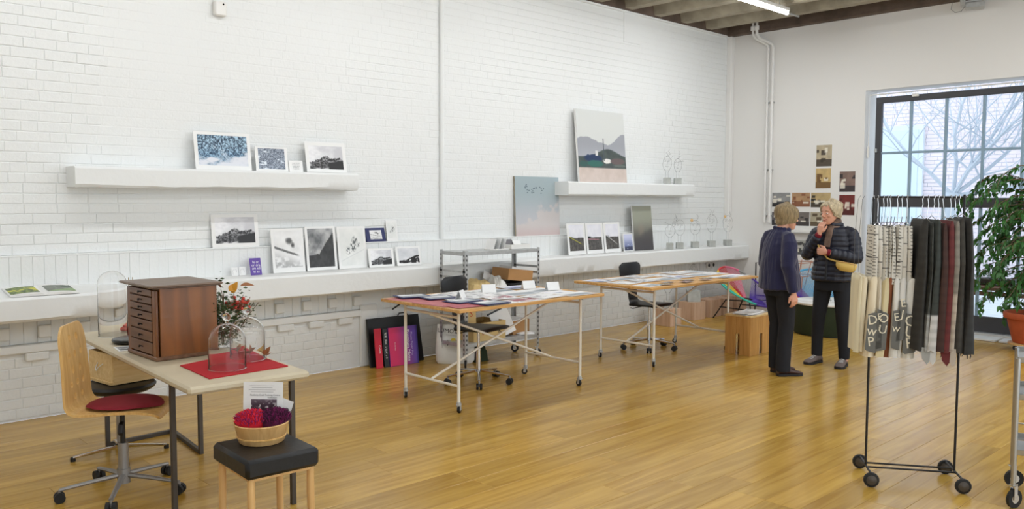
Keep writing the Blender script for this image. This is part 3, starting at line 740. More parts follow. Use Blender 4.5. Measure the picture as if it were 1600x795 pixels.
for i, (x, lab) in enumerate(((3.153, 'left'), (3.221, 'right'))):
    t, mx, h = leaning('small_card', 'tiny white card with a faint line drawing, %s of the pair on the ledge' % lab, 'card', x, .060, 6.68, .970, 1.042, .012, None, th=.002)
    g = G(); g.tube([(-.018, .012, .001), (-.018, .05, .001), (.012, .056, .001), (.014, .03, .001)], .0006, 4).build('line_drawing', M['inkg'], t).data.transform(mx)
t, mx, h = leaning('booklet', 'small violet booklet with white lettering standing on the ledge', 'booklet', 3.326, .102, 6.64, .970, 1.114, .03, None, th=.005, edge='purple')
for i, s_ in enumerate(('fe cc', 'or dra', 'am ed', 'ei es')): text(s_, .034, M['inkw'], mx @ Matrix.Translation((.002, .112 - i * .027, .0008)), t, 'lettering', .0003, sx=.9)
# right group
leaning('photo_print', 'tall print of a rocky slope with a yellow streak, right of the steel rack', 'print', 7.372, .318, 6.60, .970, 1.341, .045, p_slide, 0, (.034, .018, .045), picm=.004)
leaning('photo_print', 'tall print of a rocky slope with a pink streak, right of the steel rack', 'print', 7.702, .318, 6.60, .970, 1.338, .045, p_slide, 1, (.034, .018, .045), picm=.004)
leaning('photo_print', 'tall print of a rocky slope with a white streak, right of the steel rack', 'print', 8.030, .313, 6.60, .970, 1.337, .045, p_slide, 2, (.034, .018, .045), picm=.004)
leaning('photo_print', 'small blue lake print on the ledge beside the tall foggy panel', 'print', 8.364, .203, 6.62, .970, 1.196, .03, p_lake, 0, (.018, .012, .012), picm=.004)
leaning('foggy_print', 'tall unframed grey green foggy panel standing on the ledge', 'print', 8.707, .398, 6.64, .970, 1.541, .06, p_fog, 0, (.0, .0, .0), th=.02, edge='mount')
leaning('photo_canvas', 'pale canvas of birds in a blue pink sky standing on the brick band', 'print', 6.869, .714, 6.758, 1.2075, 1.880, .03, p_birds, 0, (.0, .0, .0), th=.022, edge='concrete')
leaning('photo_canvas', 'large canvas of nets on a beach under grey mountains on the short shelf', 'print', 7.909, .894, 6.66, 1.832, 2.702, .08, p_beach, 0, (.0, .0, .0), th=.03, edge='mount')
# open books
def open_book(x, y, z, rz, w, d, p1, p2, label):
    t = thing('open_book', label, 'book', (x, y, z), rz)
    G().box((0, 0, .003), (2 * w + .006, d + .006, .006), bev=.002).build('cover', M['mount'], t)
    for s, p in ((-1, p1), (1, p2)):
        g = G(); n = 8; vs = []
        for i in range(n + 1):
            u = i / n; xx = s * u * w; zz = .007 + .012 * math.sin(min(1, u * 1.15) * math.pi) ** .5 * (1 - u * .6) + .001
            for yy in (-d / 2, d / 2): vs += [(xx, yy, zz), (xx, yy, .006)]
        fs = []
        for i in range(n):
            a = i * 4; b = a + 4; fs += [(a, b, b + 2, a + 2), (a, a + 1, b + 1, b), (a + 2, b + 2, b + 3, a + 3)]
        fs.append((n * 4, n * 4 + 1, n * 4 + 3, n * 4 + 2)); g.add(vs, fs).build('page_block', M['paper'], t, smooth=True)
        o = panel('picture', w * .84, d * .70, p, 0, t, Matrix.Translation((s * w * .54, -d * .35, 0)))
        for v in o.data.vertices:
            u = abs(v.co.x) / w; v.co.z = .0085 + .012 * math.sin(min(1, u * 1.15) * math.pi) ** .5 * (1 - u * .6) + .0008
    return t
open_book(1.66, 6.600, .9590, R(-2), .215, .29, p_meadow, p_river, 'open photo book with green landscapes lying on the ledge at far left').rotation_euler[0] = R(6.6)
# photographs stuck on the window wall
PH = [((5.438, 2.368), (5.218, 2.080)), ((5.438, 2.055), (5.225, 1.783)), ((5.103, 2.006), (4.889, 1.733)), ((5.100, 1.692), (4.888, 1.424)), ((6.08, 1.726), (5.806, 1.528)),
      ((5.782, 1.725), (5.512, 1.531)), ((5.499, 1.724), (5.22, 1.524)), ((6.08, 1.453), (5.818, 1.268)), ((5.775, 1.457), (5.514, 1.266)), ((5.501, 1.460), (5.257, 1.267)), ((5.74, 1.064), (5.517, .863))]
PL = ['upright photo of a pale cupboard, topmost on the window wall', 'upright photo of a yellow cupboard, below the topmost photo', 'upright photo of a brown room, higher one near the window', 'upright photo of a red room, lower one near the window',
      'landscape photo of a dark workshop, upper row at left', 'landscape photo in orange brown tones, upper row in the middle', 'landscape photo of dark furniture on sand colour, upper row at right',
      'landscape photo at the left end of the lower row', 'landscape grey photo in the middle of the lower row', 'landscape photo of pale timber at the right end of the lower row', 'small grey photo of a trestle below the white picture ledge']
for i, (a, b) in enumerate(PH):
    t = thing('wall_photo', PL[i] + ' behind the women' * (3 < i < 7), 'photo', (XW - .002, (a[0] + b[0]) / 2, b[1]))
    w, h = a[0] - b[0], a[1] - b[1]; mx = Matrix(((0, 0, -1, 0), (-1, 0, 0, 0), (0, 1, 0, 0), (0, 0, 0, 1)))
    me = G().box((0, h / 2, 0), (w + .012, h + .012, .002)).mesh('paper_sheet', M['paper']); me.transform(mx); link('paper_sheet', me, t)
    panel('picture', w, h, p_room, i, t, mx @ Matrix.Translation((0, 0, .0016)), nopic=.008)
t = thing('picture_ledge', 'narrow white picture ledge fixed to the window wall behind the women', 'ledge', (XW, 5.60, 1.17))
G().box((-.05, 0, 0), (.10, .52, .015), bev=.003).build('shelf_board', M['white'], t); G().box((-.095, 0, .02), (.01, .52, .05), bev=.003).build('front_lip', M['white'], t); G().box((-.006, 0, .04), (.012, .52, .09), bev=.003).build('back_board', M['white'], t)

# ================================================================== WIRE FACES ON BLOCKS
def sculpture(x, y, z, rz, s, seed, label, hgt=.30, leafm=None, bs=.095):
    r = random.Random(seed); t = thing('wire_sculpture', label, 'sculpture', (x, y, z), rz, None)
    G().box((0, 0, bs * .45), (bs, bs, bs * .9), bev=.004).build('concrete_block', M['block'], t)
    g = G(); b0 = bs * .9; H = hgt
    for k in (-1, 1): g.tube([(k * .018, 0, b0 - .01), (k * .014, 0, b0 + H * .22), (k * .03, 0, b0 + H * .34)], .0012, 5)
    cz = b0 + H * .58; P = []
    for i in range(25): a = i / 24 * 6.283; P.append((math.cos(a) * .055 * s + r.uniform(-.003, .003), r.uniform(-.006, .006), cz + math.sin(a) * H * .30))
    g.tube(P, .0012, 5)
    for k in (-1, 1):
        P = [(k * .022 * s + .013 * math.cos(a / 10 * 6.28), -.004, cz + .035 + .009 * math.sin(a / 10 * 6.28)) for a in range(11)]; g.tube(P, .001, 5)
        g.tube([(k * .008, -.004, cz + .05), (k * .022, -.004, cz + .062), (k * .04, -.004, cz + .052)], .001, 5)
    g.tube([(.004, -.004, cz + .045), (.010, -.02, cz + .0), (-.006, -.008, cz - .01)], .001, 5)
    g.tube([(-.02, -.004, cz - .035), (0, -.006, cz - .045), (.022, -.004, cz - .033), (0, -.006, cz - .038), (-.02, -.004, cz - .035)], .001, 5)
    for j in range(3):
        a0 = r.uniform(.4, 2.7); p0 = Vector((math.cos(a0) * .05, 0, cz + math.sin(a0) * H * .28)); P = [p0]
        for i in range(8): P.append(P[-1] + Vector((r.uniform(-.022, .022), r.uniform(-.01, .01), r.uniform(-.004, .022))))
        g.tube(P, .001, 5)
    g.build('wire_face', M['wire'], t, smooth=True)
    if leafm: G().ball((-.05, 0, cz + .10), (.022, .006, .02), 10).build('paper_leaf', M[leafm], t, smooth=True)
    return t
sculpture(9.20, 6.66, 1.828, -.9, 1, 1, 'wire face on a concrete block on the short shelf, left of two', .32)
sculpture(9.44, 6.66, 1.828, -.8, .9, 2, 'wire face on a concrete block on the short shelf, right of two', .30)
M['ochre'] = mat('ochre_paper', srgb(224, 186, 128), .7)
for i, (x, h, lab, lf) in enumerate(((9.12, .27, 'leftmost on the ledge under the short shelf', None), (9.34, .34, 'second from the left on the ledge', None), (9.70, .33, 'with an ochre leaf, middle of the ledge', 'ochre'),
                                 (10.10, .42, 'tall looping one, fourth on the ledge', None), (10.52, .40, 'nearest the corner at the end of the ledge', 'ochre'))):
    sculpture(x, 6.54, .967, -.95 + .12 * i, 1.1 + .1 * i, 20 + i, 'wire face on a grey concrete block, ' + lab, h, lf)
bx = [(8.90, 6.40, .24, .22, 'leftmost low plywood plinth on the floor behind the second table'), (9.62, 6.52, .27, .24, 'low plywood plinth carrying a grey block on the floor by the brick wall'), (10.03, 6.53, .27, .24, 'pale plywood plinth in the middle of the row by the brick wall'),
      (10.35, 6.53, .24, .24, 'pale plywood plinth second from the corner on the floor'), (10.70, 6.53, .26, .24, 'pale plywood plinth nearest the corner on the floor')]
for i, (x, y, w, h, lab) in enumerate(bx):
    t = thing('plywood_plinth', lab, 'plinth', (x, y, 0), 0, None)
    for s in (-1, 1): G().box((s * (w / 2 - .009), 0, h / 2), (.018, .26, h), bev=.002).build('side_panel', M['pinkply'], t)
    G().box((0, -.121, h / 2), (w - .036, .018, h), bev=.002).build('front_panel', M['pinkply'], t); G().box((0, 0, h - .009), (w - .036, .222, .018), bev=.002).build('top_panel', M['pinkply'], t)
sculpture(9.62, 6.50, .24, -.8, 1.1, 33, 'wire face on a large grey block on a floor plinth', .40, None, .17)
sculpture(8.90, 6.40, .22, -.9, 1, 34, 'wire face on a block on the leftmost floor plinth', .34, None, .11)

# ================================================================== TRESTLE TABLES
def caster(g_parent, x, y, r=.028, ztop=.075, rz=.6, m='zinc', wm='grey', name='caster'):
    c = G().box((x, y, ztop - .004), (.035, .035, .008), rz, bev=.002); 
    ca, sa = math.cos(rz), math.sin(rz)
    for s in (-1, 1):
        px, py = x - sa * s * .013, y + ca * s * .013
        c.box((px + ca * .008, py + sa * .008, (ztop + r) / 2), (.024, .003, ztop - r + .012), rz, bev=.001)
    o = c.build(name, M[m], g_parent)
    G().cyl((x + ca * .012 + sa * .009, y + sa * .012 - ca * .009, r), (x + ca * .012 - sa * .009, y + sa * .012 + ca * .009, r), r, 18).build('wheel', M[wm], o, bevel=0)
    G().cyl((x + ca * .012 + sa * .0098, y + sa * .012 - ca * .0098, r), (x + ca * .012 - sa * .0098, y + sa * .012 + ca * .0098, r), r * .5, 12).build('hub', M['chrome'], o)
    return o
def trestle(name, label, x0, x1, y0, y1, lx, ly, zt=.815):
    cx, cy = (x0 + x1) / 2, (y0 + y1) / 2
    t = thing(name, label, 'table', (cx, cy, 0))
    tb = G().box((0, 0, zt - .0125), (x1 - x0, y1 - y0, .023), bev=.002).build('table_top', M['plyedge'], t)
    lx = [a - cx for a in lx]; ly = [a - cy for a in ly]; r = .0125; zb = .066
    for i, x in enumerate(lx):
        for j, y in enumerate(ly):
            o = G().cyl((x, y, zb), (x, y, zt - .025), r, 14).build('leg', M['cream'], t, smooth=True)
            G().cyl((x, y, zb - .012), (x, y, zb + .02), r * 1.35, 12).build('ferrule', M['zinc'], o)
            G().tube([(x, y - .03, zt - .055), (x, y + .03, zt - .055)], .004, 6).build('clamp_screw', M['zinc'], o)
            caster(t, x, y, .026, .068, .5 + i + j * .7, 'zinc', 'rubber')
        G().cyl((x, ly[0], .205), (x, ly[1], .205), r * .85, 12).build('lower_rail', M['cream'], t, smooth=True)
        G().cyl((x, ly[0], zt - .085), (x, ly[1], zt - .085), r * .85, 12).build('upper_rail', M['cream'], t, smooth=True)
    my = (ly[0] + ly[1]) / 2
    G().cyl((lx[0], my, .21), (lx[1], my, zt - .09), r * .8, 12).build('diagonal_brace', M['cream'], t, smooth=True)
    G().cyl((lx[0], my + .02, zt - .09), (lx[1], my + .02, .21), r * .8, 12).build('diagonal_brace', M['cream'], t, smooth=True)
    return t, zt - .001
T1, z1 = trestle('trestle_table', 'nearer white steel trestle table on casters with a plywood top full of prints', 3.89, 5.52, 4.63, 5.62, (4.025, 5.40), (4.80, 5.47))
T2, z2 = trestle('trestle_table', 'farther white steel trestle table on casters with a plywood top, nearer the corner', 6.20, 8.08, 4.64, 5.60, (6.54, 7.85), (4.86, 5.53), .81)
M['redpaper'] = mat('glare_paled_red_paper', srgb(182, 100, 104), .5, var=.25, vscale=14)  # glare on the sheets is mixed into this lightened, mottled red
M['pinkpaper'] = mat('dark_pink_paper', srgb(176, 84, 94), .5, var=.2, vscale=14)
lay = {}
def sheet(x, y, w, d, rz, base, label, fn=None, s=0, m='paper', name='table_print', cat='print', lvl=0, margin=.02, th=.0012, group=None):
    z = base + .0006 + lvl * .0016
    t = thing(name, label, cat, (x, y, z), rz, group)
    G().box((0, 0, th / 2), (w, d, th)).build('paper_sheet', M[m], t)
    if fn: panel('picture', w - 2 * margin, d - 2 * margin, fn, s, t, Matrix.Translation((0, -(d - 2 * margin) / 2, th + .0004)), nopic=.012)
    return t
def p_col(u, v, s=0):
    b = p_board(u, v, s); b = mixc(b, (.60, .22, .26), (sst(.45, .6, fbm(u * 4 + s, v * 4)) * .8)); return b
def p_boats(u, v, s=0): return mixc(p_lake(u, v, s), (.93, .93, .94), sst(.35, .6, fbm(u * 3 + s, v * 3)))
def p_sea(u, v, s=0): return mixc(mixc((.42, .46, .50), (.80, .82, .84), fbm(u * 3 + s, v * 9)), (.92, .92, .92), sst(.5, .7, v))
rq = random.Random(5)
T1S = [(4.03, 5.40, .26, .36, .1, 'redpaper', None), (4.04, 5.02, .28, .38, .05, 'redpaper', None), (4.07, 4.78, .26, .20, -.1, 'pinkpaper', None),
       (4.30, 5.42, .30, .22, .15, 'paper', p_board), (4.36, 5.18, .32, .24, -.1, 'paper', p_board), (4.33, 4.95, .26, .18, .2, 'paper', p_col), (4.36, 4.76, .30, .20, 0, 'paper', p_col),
       (4.62, 5.46, .30, .24, 0, 'paper', p_board), (4.66, 5.22, .30, .22, .12, 'paper', p_board), (4.62, 4.98, .28, .24, -.15, 'paper', p_col), (4.68, 4.76, .32, .20, .06, 'paper', p_col),
       (4.92, 5.42, .34, .30, .05, 'paper', p_sea), (4.96, 5.12, .34, .28, -.05, 'paper', p_sea), (4.95, 4.82, .30, .26, .1, 'paper', p_board),
       (5.27, 5.46, .32, .24, -.1, 'paper', p_boats), (5.28, 5.18, .34, .26, .08, 'paper', p_sea), (5.26, 4.96, .30, .18, -.04, 'paper', p_boats), (5.30, 4.76, .34, .20, 0, 'paper', p_sea)]
RW = ['at the back', 'in the second row', 'in the third row', 'at the front']; CW = ['at the left end', 'left of the middle', 'in the middle', 'right of the middle', 'at the right end']
def where(x, y, x0, x1, y0, y1):
    return RW[min(3, int((y1 - y) / (y1 - y0) * 4))] + ', ' + CW[min(4, int((x - x0) / (x1 - x0) * 5))]
kindw = {p_board: 'sheet with grey photos', p_col: 'sheet with red pictures', p_sea: 'grey seascape print', p_boats: 'blue grey print'}
for i, (x, y, w, d, rz, m, fn) in enumerate(T1S):
    nm = ('glare paled red sheet' if m == 'redpaper' else 'dark pink sheet') if fn is None else kindw[fn]
    sheet(x, y, w, d, rz, z1, '%s on the nearer table, %s' % (nm, where(x, y, 3.89, 5.52, 4.63, 5.62)), fn, i * 3.1, m, lvl=(i % 5), margin=.022)
for i, (x, y, rz, lab) in enumerate(((4.12, 5.50, -.25, 'dark navy folder at the far left corner of the nearer table'), (4.22, 5.28, -.2, 'dark navy folder with a pale photo behind the leftmost tent card'),
                                (4.22, 4.98, .1, 'dark navy folder in front of the leftmost tent card'), (4.30, 4.75, .05, 'dark navy folder at the front edge of the nearer table'))):
    t = thing('photo_folder', lab, 'folder', (x, y, z1 + .009), rz)
    G().box((0, 0, .003), (.27, .20, .006), bev=.002).build('cover', M['navybox'], t); panel('picture', .22, .15, p_sea, i * 5, t, Matrix.Translation((0, -.075, .0066)), nopic=.012)
def tent(x, y, rz, base, label, w=.12, h=.075):
    t = thing('tent_card', label, 'card', (x, y, base + .009), rz)
    for s in (-1, 1):
        me = G().box((0, 0, h / 2), (w, .0012, h)).mesh('card_face', M['paper']); me.transform(Matrix.Translation((0, s * .030, 0)) @ Matrix.Rotation(s * R(22), 4, 'X')); link('card_face', me, t)
    return t
tent(4.30, 5.10, .55, z1, 'folded white tent card, leftmost on the nearer table'); tent(4.78, 5.30, -.5, z1, 'folded white tent card near the back middle of the nearer table')
tent(5.26, 5.30, -.35, z1, 'folded white tent card, left one of the pair at the right end'); tent(5.34, 5.08, -.3, z1, 'folded white tent card, right one of the pair at the right end')
T2S = []
k = 0
for i in range(6):
    for j in range(3):
        if j == 0 and i in (1, 2, 3): continue
        T2S.append((6.40 + i * .31 + rq.uniform(-.02, .02), 4.82 + j * .30 + rq.uniform(-.02, .02), .27, .25 if j else .2, rq.uniform(-.15, .15), [p_sea, p_board, p_boats, p_board, p_sea][k % 5])); k += 1
for i, (x, y, w, d, rz, fn) in enumerate(T2S):
    sheet(x, y, w, d, rz, z2, '%s on the farther table, %s' % (kindw[fn], ['front', 'middle', 'back'][int(round((y - 4.82) / .3))] + ' row, column ' + ['one', 'two', 'three', 'four', 'five', 'six'][int(round((x - 6.4) / .31))] + ' from the left'), fn, 40 + i * 2.7, lvl=i % 4)
for i in range(7):
    x, y = 6.55 + i * .17, 4.74 + (i % 2) * .10
    sheet(x, y, .14, .09, rq.uniform(-.3, .3), z2, 'small tan and white snapshot %s along the front edge of the farther table' % ['first', 'second', 'third', 'fourth', 'fifth', 'sixth', 'seventh'][i], p_room, i + 1, 'paper', 'snapshot', 'photo', 5, .006)
t = thing('clothes_hanger_hook', 'small black triangular hook hanging under the left edge of the nearer table', 'hook', (3.97, 5.50, .79))
G().tube([(0, -.06, 0), (-.05, .0, -.055), (.03, .07, -.05), (0, -.06, 0)], .006, 8).build('wire_loop', M['blackmetal'], t)

# ================================================================== SWIVEL CHAIRS
def star(t, n, r, z, a0, m, rr=.012, wheels=True, dbl=.0):
    for k in range(n):
        a = R(a0 + 360 / n * k); c, s = math.cos(a), math.sin(a)
        g = G().tube([(c * .03, s * .03, z + .03), (c * r * .5, s * r * .5, z + .018), (c * r, s * r, z)], [(.014, .017), (.012, .015), (.009, .013)], 8)
        leg = g.build('base_arm', M[m], t, smooth=True)
        if wheels:
            w = G()
            for q in (-1, 1):
                px, py = c * r - s * q * .016, s * r + c * q * .016
                w.cyl((px - s * .010, py + c * .010, .028), (px + s * .010, py - c * .010, .028), .028, 16)
            w.build('caster_wheel', M['rubber'], leg); G().cyl((c * r, s * r, .028), (c * r, s * r, z), .008, 8).build('caster_stem', M['grey'], leg)
        else: G().cyl((c * r, s * r, 0), (c * r, s * r, z), .016, 12).build('glide', M['rubber'], leg)
def sheet_shell(prof, wfun, th, nx=24, holes=(), step=None, cup=0):
    """bent plywood: profile [(x, z)] swept along local y; holes are (s, y, rs, ry) in arc length"""
    P = [Vector((a, 0, b)) for a, b in prof]; L_ = [0]
    for i in range(1, len(P)): L_.append(L_[-1] + (P[i] - P[i - 1]).length)
    T = L_[-1]; ns = int(T / (step or .012)); ny = nx
    def at(s):
        for i in range(1, len(P)):
            if s <= L_[i] + 1e-9: f = (s - L_[i - 1]) / (L_[i] - L_[i - 1]); return P[i - 1].lerp(P[i], f)
        return P[-1]
    vs = []; fs = []; arc = []
    for i in range(ns + 1):
        s = T * i / ns; p = at(s); w = wfun(s / T)
        q = at(min(T, s + .01)) - at(max(0, s - .01)); nrm = Vector((-q.z, 0, q.x)).normalized()
        for j in range(ny + 1):
            y = (j / ny - .5) * w; c = cup * (2 * y / max(w, .01)) ** 2
            vs.append(tuple(p + nrm * c + Vector((0, y, 0)))); arc.append((s, y))
    for i in range(ns):
        for j in range(ny):
            ids = (i * (ny + 1) + j, i * (ny + 1) + j + 1, (i + 1) * (ny + 1) + j + 1, (i + 1) * (ny + 1) + j)
            ms = sum(arc[k][0] for k in ids) / 4; my = sum(arc[k][1] for k in ids) / 4
            if any(((ms - h[0]) / h[2]) ** 2 + ((my - h[1]) / h[3]) ** 2 < 1 for h in holes): continue
            fs.append(ids)
    me = bpy.data.meshes.new('shell'); me.from_pydata(vs, [], fs); b = bmesh.new(); b.from_mesh(me)
    bmesh.ops.delete(b, geom=[v for v in b.verts if not v.link_faces], context='VERTS')
    geo = bmesh.ops.solidify(b, geom=b.faces[:], thickness=th); b.to_mesh(me); b.free(); shade(me, 50)
    return me
def smooth_prof(pts, k=2):
    P = [Vector((a, b)) for a, b in pts]
    for _ in range(k):
        Q = [P[0]]
        for i in range(len(P) - 1): Q += [P[i].lerp(P[i + 1], .25), P[i].lerp(P[i + 1], .75)]
        Q.append(P[-1]); P = Q
    return [(p.x, p.y) for p in P]
# the pale plywood chair with a red pad
CH1 = thing('swivel_chair', 'pale plywood swivel chair with perforated back and dark red round seat pad', 'chair', (1.575, 4.75, 0), R(-35))
pr_ = smooth_prof([(.245, .445), (.235, .480), (.10, .497), (-.10, .487), (-.215, .487), (-.222, .60), (-.230, .76), (-.250, .945)], 3)
def wf(t):
    w = .40
    if t < .06: w = .40 * math.sqrt(max(.0, 1 - ((.06 - t) / .06) ** 2)) * .25 + .30
    if t > .45: w = .40 - .04 * sst(.45, .9, np.array(t))
    if t > .88: w = w * math.sqrt(max(.02, 1 - ((t - .88) / .125) ** 2)) * .55 + w * .45
    return float(w)
hl = []
tot = sum(math.dist(pr_[i], pr_[i + 1]) for i in range(len(pr_) - 1))
for s_, ys_ in ((tot - .075, (-.05, .05)), (tot - .165, (-.085, 0, .085)), (tot - .245, (-.05, .05)), (tot - .32, (-.085, 0, .085)), (tot - .39, (-.05, .05))):
    for y_ in ys_: hl.append((s_, y_, .021, .017))
me = sheet_shell(pr_, wf, .013, 64, hl, .007); me.name = 'seat_shell'; me.materials.append(M['birch']); link('seat_shell', me, CH1)
g = G(); n = 40; vs = [(0, 0, .512)] ; fs = []
for rr_, dz in ((.12, .509), (.175, .506), (.183, .500)):
    for i in range(n): a = 6.2832 * i / n; x = .02 + rr_ * 1.08 * math.cos(a); vs.append((x, rr_ * math.sin(a), dz + .004 + (.0 if abs(x) < .12 else -.012 * ((abs(x) - .12) / .08) ** 2)))
for i in range(n): fs.append((0, 1 + i, 1 + (i + 1) % n))
for r_ in range(2):
    for i in range(n): a = 1 + r_ * n; fs.append((a + i, a + n + i, a + n + (i + 1) % n, a + (i + 1) % n))
g.add(vs, fs).build('seat_pad', M['darkred'], CH1, smooth=True)
G().box((0, 0, .465), (.16, .14, .02), bev=.005).build('seat_plate', M['blackmetal'], CH1)
G().cyl((0, 0, .25), (0, 0, .46), .014, 14).build('gas_spring', M['blackgloss'], CH1, smooth=True); G().cyl((0, 0, .10), (0, 0, .28), .027, 18).build('column', M['grey'], CH1, smooth=True)
G().tube([(0, 0, .40), (0, -.035, .385), (0, -.05, .345), (0, -.035, .33)], [(.005, .012)] * 4, 8).build('height_lever', M['blackmetal'], CH1)
G().cyl((0, 0, .055), (0, 0, .135), .034, 18).build('hub', M['grey'], CH1, smooth=True)
star(CH1, 5, .315, .068, 24 + 35, 'grey')
# black swivel chairs behind the trestle tables
def black_chair(x, y, rz, label):
    t = thing('swivel_chair', label, 'chair', (x, y, 0), rz)
    p = smooth_prof([(.215, .490), (.20, .518), (.05, .512), (-.12, .505), (-.20, .510), (-.215, .60), (-.225, .72)], 3)
    def w2(s): return float(.40 - .02 * s - .24 * sst(.55, .70, np.array(s)) + .23 * sst(.86, 1.0, np.array(s)) * 0)
    me = sheet_shell(p, w2, .018, 28, (), .012, .012); me.name = 'seat_shell'; me.materials.append(M['blackseat']); link('seat_shell', me, t)
    p = smooth_prof([(-.222, .70), (-.232, .78), (-.240, .90), (-.244, .935)], 2)
    def w3(s): return float(.38 * (1 - .35 * (2 * s - 1) ** 6) - .06 * (1 - s))
    me = sheet_shell(p, w3, .018, 24, (), .010, .03); me.name = 'backrest'; me.materials.append(M['blackseat']); link('backrest', me, t)
    G().box((0, 0, .487), (.18, .16, .02), bev=.005).build('seat_plate', M['blackmetal'], t)
    G().cyl((0, 0, .30), (0, 0, .48), .014, 14).build('gas_spring', M['chrome'], t, smooth=True); G().cyl((0, 0, .10), (0, 0, .31), .021, 16).build('column', M['chrome'], t, smooth=True)
    G().tube([(-.03, .0, .47), (-.09, -.08, .455), (-.13, -.12, .44), (-.16, -.12, .445)], .005, 8).build('height_lever', M['blackmetal'], t)
    star(t, 5, .285, .075, 20, 'chrome'); return t
BC1 = black_chair(4.84, 5.50, R(-78), 'black swivel chair with chrome base behind the nearer trestle table')
BC2 = black_chair(7.31, 5.50, R(-90), 'black swivel chair with chrome base behind the farther trestle table')
# ================================================================== DESK AT LEFT
DZ = .735
dk = thing('desk', 'long desk with beige top and dark square steel legs at front left', 'desk', (1.584, 3.828, 0))
G().box((.325 + .03, 1.04, DZ - .020), (.62, 2.10, .040), Matrix.Rotation(R(-3.2), 4, 'Z'), bev=.012).build('desk_top', M['canvas'], dk)
def sq(name, p, q, w=.026): 
    p = Vector(p) - dk.location; q = Vector(q) - dk.location; d = q - p; L_ = d.length
    mx = Matrix.Translation((p + q) / 2) @ d.to_track_quat('Z', 'X').to_matrix().to_4x4()
    G().add(*[(lambda g: (g.v, g.f))(G().box((0, 0, 0), (w, w, L_), bev=.002))][0], 0, mx).build(name, M['darkmetal'], dk)
zt = DZ - .054
sq('leg', (1.675, 4.30, 0), (1.675, 4.30, zt)); sq('leg', (2.165, 3.95, 0), (2.165, 3.95, zt)); sq('leg', (2.175, 5.14, 0), (2.175, 5.14, zt)); sq('leg', (1.80, 5.71, 0), (1.80, 5.71, zt))
sq('floor_bar', (2.175, 5.14, .013), (2.235, 5.745, .013)); sq('floor_bar', (2.235, 5.745, .013), (1.80, 5.71, .013))
sq('top_rail', (1.675, 4.30, zt), (1.80, 5.71, zt)); sq('top_rail', (2.165, 3.95, zt), (2.19, 5.72, zt)); sq('top_rail', (1.655, 3.98, zt), (2.165, 3.95, zt)); sq('top_rail', (1.80, 5.71, zt), (2.20, 5.72, zt)); sq('top_rail', (1.69, 5.14, zt), (2.175, 5.14, zt))
# cabinet of drawers
cb = thing('drawer_cabinet', 'red brown wooden cabinet with seven small drawers on the beige desk', 'cabinet', (1.872, 4.775, DZ + .001), R(1))
cw, cd, chh = .345, .40, .395
G().box((.012, 0, chh / 2), (cw - .022, cd, chh), bev=.003).build('carcass', M['mahog'], cb)
G().box((0, 0, .012), (cw + .012, cd + .012, .022), bev=.004).build('plinth', M['mahogd'], cb)
g = G(); g.box((-.0, 0, chh + .004), (cw + .03, cd + .03, .010), bev=.003); g.box((-.005, 0, chh + .013), (cw + .062, cd + .062, .013), bev=.005); g.build('cabinet_top', M['mahogt'], cb)
for s in (-1, 1): G().box((-cw / 2 + .006, s * (cd / 2 - .022), chh / 2), (.016, .044, chh - .02), bev=.003).build('face_stile', M['mahog'], cb)
z = .030; hs = [.066, .058, .054, .044, .038, .040, .040]
for i, h in enumerate(hs):
    d = G().box((-cw / 2 + .003, 0, z + h / 2), (.016, cd - .094, h - .004), bev=.002).build('drawer', M['mahogd'], cb)
    G().lathe([(.003, 0), (.003, .006), (.007, .010), (.007, .014), (.0, .017)], 10).build('knob', M['blackgloss'], d, smooth=True).data.transform(Matrix.Translation((-cw / 2 - .005, 0, z + h / 2)) @ Matrix.Rotation(R(-90), 4, 'Y'))
    G().box((-cw / 2 - .006, 0, z + h / 2), (.002, .05, .006)).build('knob_plate', M['blackgloss'], d)
    z += h + .003
# red felt mat
mt = tag(G().add([(1.748, 4.372, 0), (1.722, 3.952, 0), (2.160, 3.975, 0), (2.190, 4.512, 0), (1.748, 4.372, .005), (1.722, 3.952, .005), (2.160, 3.975, .005), (2.190, 4.512, .005)],
    [(0, 3, 2, 1), (4, 5, 6, 7), (0, 1, 5, 4), (1, 2, 6, 5), (2, 3, 7, 6), (3, 0, 4, 7)]).build('felt_mat', M['redfelt'], loc=(0, 0, DZ + .0008)), 'red felt mat under the two glass bell jars on the desk', 'mat')
def bell(x, y, z, r, h, label, knob=True, cyl=False):
    t = thing('bell_jar', label, 'bell jar', (x, y, z)); th = .0022
    o = [(r + .003, 0), (r, .008), (r, h - r * .95)]
    for i in range(1, 9): a = i / 8 * math.pi / 2; o.append((r * math.cos(a) if i < 8 else .0, h - r * .95 + r * .95 * math.sin(a)))
    inn = [(max(0, a - th) if a > 0 else 0, b - (th if i > 2 else 0)) for i, (a, b) in enumerate(o)]
    inn[0] = (r - th, 0)
    prof = o + inn[::-1]
    g = G(); g.lathe(prof + [o[0]], 48); g.build('glass_dome', M['glass'], t, smooth=True)
    if knob:
        G().lathe([(0, h - .001), (.008, h), (.008, h + .010), (.018, h + .020), (.022, h + .032), (.018, h + .044), (.008, h + .052), (0, h + .054)], 20).build('knob', M['glass'], t, smooth=True)
    return t
bell(1.895, 4.125, DZ + .0068, .094, .235, 'nearer glass bell jar with round knob on the red mat')
bell(2.085, 4.285, DZ + .0068, .092, .235, 'farther glass bell jar with round knob on the red mat')
bell(1.83, 5.64, DZ + .001, .088, .42, 'tall empty glass cloche without knob at the back end of the desk', False)
bell(2.045, 5.42, DZ + .001, .085, .36, 'glass cloche hidden behind the drawer cabinet, only its top showing', False)
t = thing('rod_stand', 'round black lacquer base with two thin brass rods left of the cabinet', 'stand', (1.835, 5.30, DZ + .001))
